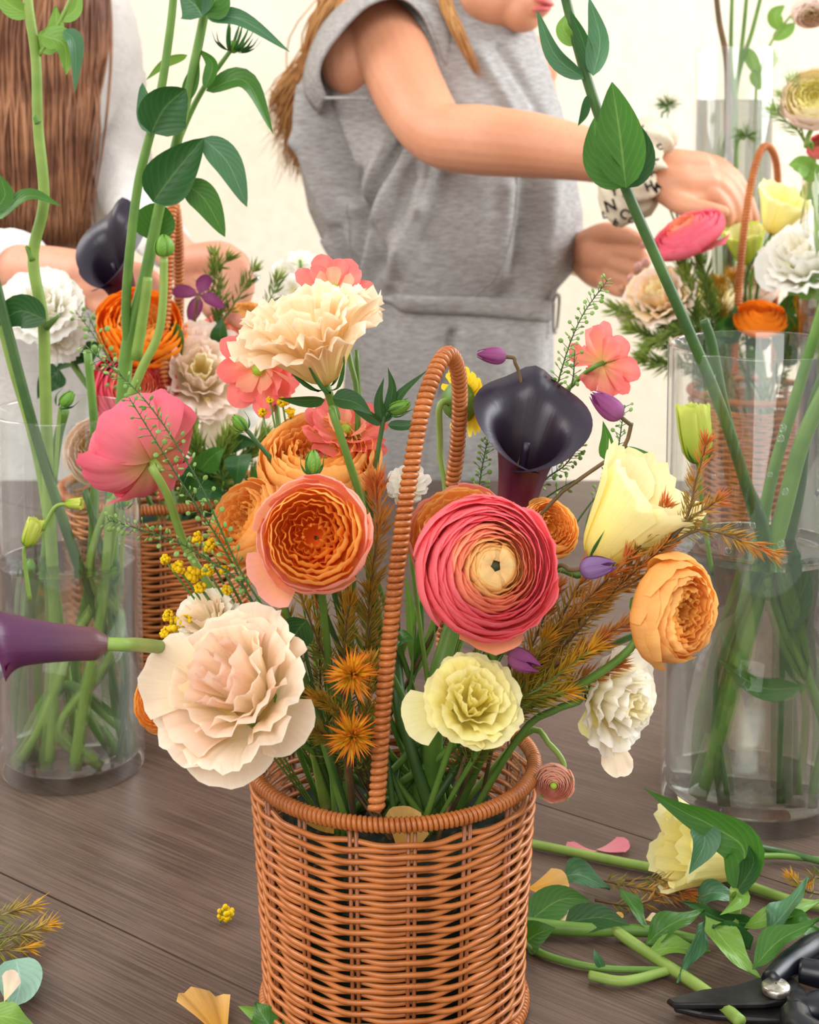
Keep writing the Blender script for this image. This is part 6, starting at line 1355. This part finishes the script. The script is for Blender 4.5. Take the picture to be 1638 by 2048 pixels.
# ---------------------------------------------------------------- patterned hair band on the wrist
def letter_cloth():
    m, nt, out = new_mat('ivory_cloth'); no = noise_tex(nt, N(nt, 'ShaderNodeTexCoord').outputs['Object'], 120, 3)
    c = mixc(nt, no, lin((196, 182, 156)), lin((216, 204, 182))); principled(nt, out, c, .8, .2, bump(nt, no, .3, .002)); return m
M_cloth = letter_cloth(); M_ink = plain('black_print', (30, 27, 26), .7, .2, .1, 100)
def scrunchie():
    c = P(1288, 338, 1.850); root = thing('hair_scrunchie', 'ivory hair scrunchie printed with black letters around the reaching wrist', 'scrunchie', c)
    ax_ = (P(1310, 345, 1.845)-P(1210, 317, 1.86)).normalized(); q = axis_matrix(ax_)
    Rm, rt_ = .042, .0165; V = []; UV = []; na, nb = 90, 18
    def pt(a, b, off=0.0):
        rr = rt_*(1+.22*math.sin(a*9+1.3*math.sin(b))+.14*math.sin(a*17+b*2))*(1.45 if abs(math.atan2(math.sin(a-2.1), math.cos(a-2.1))) < .0 else 1.0)+off
        return c + (q @ Vector(((Rm+rr*math.cos(b))*math.cos(a), (Rm+rr*math.cos(b))*math.sin(a), rr*1.35*math.sin(b))))
    for i in range(na):
        for j in range(nb): V.append(pt(2*math.pi*i/na, 2*math.pi*j/nb)); UV.append((i/na, j/nb))
    Fc = [(i*nb+j, ((i+1) % na)*nb+j, ((i+1) % na)*nb+(j+1) % nb, i*nb+(j+1) % nb) for i in range(na) for j in range(nb)]
    build('cloth_ring', V, Fc, M_cloth, root, UV)
    # knotted tail hanging below the wrist
    tail = []
    tp = [(1208, 352, 1.835, 16), (1224, 380, 1.825, 30), (1238, 412, 1.822, 34), (1240, 436, 1.822, 26), (1238, 452, 1.824, 10)]
    path = catmull([P(*t_[:3]) for t_ in tp], 24); rr = [t_[3]*mpp(t_[1], t_[2]) for t_ in tp]; T_, N_ = frames(path); V = []; UV = []
    for i in range(24):
        b_ = T_[i].cross(N_[i]); r_ = lerp_list(rr, i/23)
        for j in range(24):
            a = 2*math.pi*j/24; w_ = r_*(1+.12*math.sin(a*5+i*.3)); V.append(path[i]+(N_[i]*math.cos(a)+b_*math.sin(a))*w_); UV.append((j/24, i/23))
    Fc = [(i*24+j, i*24+(j+1) % 24, (i+1)*24+(j+1) % 24, (i+1)*24+j) for i in range(23) for j in range(24)]
    build('cloth_tail', V, Fc, M_cloth, root, UV)
    # printed letters, laid on the cloth
    cam_p = Vector((0, 0, CZ)); bvh_o = None
    from mathutils.bvhtree import BVHTree
    bv = [BVHTree.FromPolygons([tuple(v.co+wl(o)) for v in o.data.vertices], [tuple(p.vertices) for p in o.data.polygons]) for o in root.children]
    for (ch, u, v, s, rot) in (('N', 1222, 412, 26, .3), ('E', 1232, 444, 18, -.4), ('C', 1248, 428, 22, -.5), ('Y', 1228, 384, 20, .2), ('K', 1306, 320, 22, .9), ('E', 1326, 318, 22, 1.2), ('F', 1304, 346, 22, .1), ('E', 1322, 352, 20, 1.5), ('H', 1298, 372, 20, .4), ('M', 1312, 376, 18, .9), ('E', 1272, 236, 18, .6), ('K', 1284, 262, 20, .3), ('N', 1202, 362, 16, .3), ('V', 1254, 396, 16, .4), ('C', 1318, 296, 14, .2), ('O', 1262, 440, 14, 0), ('L', 1210, 430, 16, .2), ('H', 1292, 290, 18, .4)):
        d = (ray(u, v)).normalized(); best = None
        for b_ in bv:
            h_ = b_.ray_cast(cam_p, d)
            if h_[0] is not None and (best is None or h_[3] < best[3]): best = h_
        if best is None: continue
        cu = bpy.data.curves.new('letter', 'FONT'); cu.body = ch; cu.size = s*1.25*mpp(v, 1.83); cu.align_x = 'CENTER'; cu.align_y = 'CENTER'; cu.extrude = .0003; cu.offset = .0004; cu.resolution_u = 3
        tmp = bpy.data.objects.new('tmp_letter', cu); COL.objects.link(tmp); dg = bpy.context.evaluated_depsgraph_get(); dg.update()
        me = bpy.data.meshes.new_from_object(tmp.evaluated_get(dg)); bpy.data.objects.remove(tmp); bpy.data.curves.remove(cu)
        nn = best[1].normalized()
        if nn.dot(d) > 0: nn = -nn
        nn = (nn*.45 - d*.55).normalized()
        up = Vector((0, 0, 1)); up = (up-nn*up.dot(nn)).normalized(); rt2 = up.cross(nn)
        M = Matrix((rt2, up, nn)).transposed().to_4x4(); me.transform(Matrix.Translation(best[0]+nn*.0020-wl(root)) @ M @ Matrix.Rotation(rot, 4, 'Z'))
        me.materials.clear(); obj('printed_letter', me, M_ink, root)
scrunchie()

# ---------------------------------------------------------------- person in the white fuzzy sweater
g2 = thing('person', 'person with long brown hair and white fuzzy sweater at the left', 'person', (P(90, 600, 2.2).x, 2.2, 0), 'people behind the table')
G = []
G += limb([(-60, 545, 1.66, 62), (20, 545, 1.60, 58), (100, 545, 1.55, 54), (170, 552, 1.52, 50)], 16)
G += limb([(150, 545, 1.53, 46), (205, 550, 1.51, 48), (255, 556, 1.50, 36)], 12); G += limb([(150, 570, 1.525, 42), (205, 582, 1.505, 44), (250, 592, 1.495, 30)], 12)
for f in ([(245, 545, 1.50, 27), (285, 550, 1.49, 23), (318, 578, 1.485, 20), (330, 612, 1.48, 16)], [(245, 562, 1.495, 26), (280, 570, 1.485, 22), (305, 600, 1.48, 19), (308, 630, 1.475, 15)], [(240, 582, 1.49, 25), (266, 596, 1.48, 21), (280, 622, 1.475, 17), (276, 645, 1.47, 13)],
          [(225, 598, 1.49, 22), (244, 620, 1.48, 18), (250, 644, 1.475, 14)], [(180, 580, 1.51, 26), (205, 615, 1.49, 23), (232, 640, 1.475, 18)]):
    G += limb(f, 12, 12)
# other hand behind the handle
G += limb([(330, 470, 2.0, 40), (345, 500, 1.80, 40), (380, 530, 1.62, 42), (410, 535, 1.56, 42)], 16); G += limb([(395, 525, 1.56, 40), (440, 522, 1.54, 42), (470, 530, 1.53, 32)], 10); G += limb([(395, 560, 1.56, 34), (430, 566, 1.54, 36), (455, 570, 1.53, 26)], 10)
for f in ([(462, 518, 1.53, 24), (486, 540, 1.52, 20), (494, 575, 1.515, 17), (488, 605, 1.51, 13)], [(456, 540, 1.525, 24), (474, 566, 1.515, 20), (478, 598, 1.51, 16), (470, 622, 1.505, 12)], [(448, 560, 1.52, 22), (458, 588, 1.51, 18), (456, 615, 1.505, 14)], [(438, 574, 1.52, 20), (440, 598, 1.51, 16), (434, 620, 1.505, 12)], [(405, 565, 1.55, 25), (412, 600, 1.53, 21), (425, 628, 1.515, 16)]):
    G += limb(f, 12, 12)
G += limb([(60, 60, 2.26, 90), (60, 300, 2.26, 130), (60, 600, 2.26, 120), (60, 950, 2.26, 125)], 20, 20)
G += limb([(-40, 120, 2.24, 60), (-150, 250, 2.2, 58), (-170, 400, 2.05, 58), (-120, 520, 1.78, 58), (-60, 545, 1.66, 58)], 24); G += limb([(130, 120, 2.26, 55), (222, 200, 2.24, 45), (238, 300, 2.17, 42), (262, 400, 2.06, 40), (300, 455, 1.95, 38), (345, 498, 1.82, 38)], 24)
for x_ in (0, 130): G += limb([(x_, 900, 2.26, 80), (x_, 1350, 2.26, 62), (x_, 1680, 2.26, 44), (x_, 1805, 2.26, 34), (x_, 1825, 2.18, 26)], 20)
G += limb([(110, 60, 2.2, 55), (125, -60, 2.15, 58)], 8) + [ell(130, -150, 2.12, 105, 100, 150), ell(150, -60, 2.08, 70, 66, 75), ell(168, -26, 2.05, 40, 38, 38), ell(205, -100, 2.03, 16, 22, 26)]
fuse('body', G, .0030, SK2, g2, 6)
def fuzzy():
    m, nt, out = new_mat('white_fuzzy_knit'); g = N(nt, 'ShaderNodeTexCoord').outputs['Object']; a = noise_tex(nt, g, 120, 5, .7); b = noise_tex(nt, g, 26, 4)
    c = mixc(nt, a, lin((228, 222, 214)), lin((250, 248, 244))); c = mixc(nt, ramp(nt, b, [(.4, (0, 0, 0, 1)), (.7, (.5, .5, .5, 1))]), c, lin((216, 208, 200)))
    p = principled(nt, out, c, .95, .1, bump(nt, a, .7, .006)); p.inputs['Sheen Weight'].default_value = .5; return m
M_fuzzy = fuzzy()
def sweater():
    L2 = [(-60, -120, 230, .10), (0, -160, 258, .12), (80, -170, 280, .13), (180, -170, 288, .135), (300, -165, 284, .135), (400, -160, 268, .13), (500, -150, 250, .125), (700, -150, 240, .125), (1000, -150, 250, .13), (1400, -150, 260, .14)]
    na, n = 72, 60; V = []; UV = []
    for i in range(n):
        x = (len(L2)-1)*i/(n-1); k = min(int(x), len(L2)-2); t = x-k; A = [L2[k][j]+(L2[k+1][j]-L2[k][j])*t for j in range(4)]
        a_, b_ = P(A[1], A[0], 2.22), P(A[2], A[0], 2.22); c = (a_+b_)/2; hw = (b_-a_).length/2
        for j in range(na):
            an = 2*math.pi*j/na; f = 1+.03*noise.noise((math.cos(an)*3, math.sin(an)*3, i*.25)); V.append(c+Vector((hw*math.sin(an)*f, -A[3]*math.cos(an)*f, 0))); UV.append((j/na, i/n))
    Fc = [(i*na+j, (i+1)*na+j, (i+1)*na+(j+1) % na, i*na+(j+1) % na) for i in range(n-1) for j in range(na)]
    s = build('sweater', V, Fc, M_fuzzy, g2, UV)
    def sleeve_(pts):
        path = catmull([P(*p[:3]) for p in pts], 30); rr = [p[3]*mpp(p[1], p[2]) for p in pts]; V, Fc, UV = tube_geo(path, rr, 24)
        V = [v+Vector((noise.noise(v*40), noise.noise(v*40+Vector((9, 0, 0))), noise.noise(v*40+Vector((0, 9, 0)))))*.004 for v in V]; build('sleeve', V, Fc, M_fuzzy, s, UV)
    sleeve_([(-150, 250, 2.2, 100), (-170, 400, 2.05, 96), (-120, 520, 1.78, 92), (-30, 540, 1.64, 84), (38, 540, 1.585, 78)])
    sleeve_([(225, 160, 2.22, 66), (238, 300, 2.16, 62), (262, 400, 2.06, 58), (300, 455, 1.95, 52), (338, 490, 1.84, 48)])
    # soft fibres standing off the knit
    rg = random.Random(5); V2 = []; F2 = []; U2 = []
    for i in range(2600):
        p = V[rg.randrange(len(V))]; d = Vector((rg.gauss(0, 1), rg.gauss(-.4, 1), rg.gauss(0, 1))).normalized(); needle_geo(p, d, .011*rg.uniform(.5, 1), .00025, .5, V2, F2, U2, .3)
    tag(build('knit_fuzz', V2, F2, M_fuzzy, s, U2, False), kind='stuff')
sweater()
gd = [px(q) for q in (([(40, -260, 2.10), (-80, -100, 2.04), (-110, 100, 2.03), (-100, 300, 2.03), (-80, 490, 2.03)]), ([(80, -270, 2.07), (-10, -100, 2.02), (-40, 100, 2.01), (-30, 300, 2.01), (-20, 500, 2.01)]), ([(110, -270, 2.06), (50, -100, 2.01), (30, 100, 2.0), (40, 300, 2.0), (40, 505, 2.0)]), ([(140, -270, 2.06), (110, -100, 2.0), (90, 100, 1.995), (100, 300, 1.995), (95, 510, 1.995)]), ([(160, -265, 2.07), (150, -100, 2.02), (145, 100, 2.0), (140, 300, 2.0), (140, 500, 2.0)]), ([(170, -260, 2.09), (196, -100, 2.05), (206, 60, 2.02), (180, 260, 2.01), (168, 490, 2.01)]))]
hair(g2, gd, 1700, .0022, H2, 12, .017, .15, sides=4, fray=.12)
V, Fc, UV = ell(118, -170, 2.13, 124, 118, 150); build('hair_cap', V, Fc, H2, g2, UV)
V, Fc, UV = tube_geo([P(490, 556, 1.516)+Vector((.0125*math.cos(a), .004*math.sin(a*1), .0125*math.sin(a)*.35)) for a in [2*math.pi*i/24 for i in range(24)]], .0016, 8, True)
rg_o = build('finger_ring', V, Fc, plain('silver', (220, 220, 224), .15, .5, .05, 80, metallic=1.0), None, UV); tag(rg_o, 'silver ring on the finger of the hand beside the sprigs', 'ring')
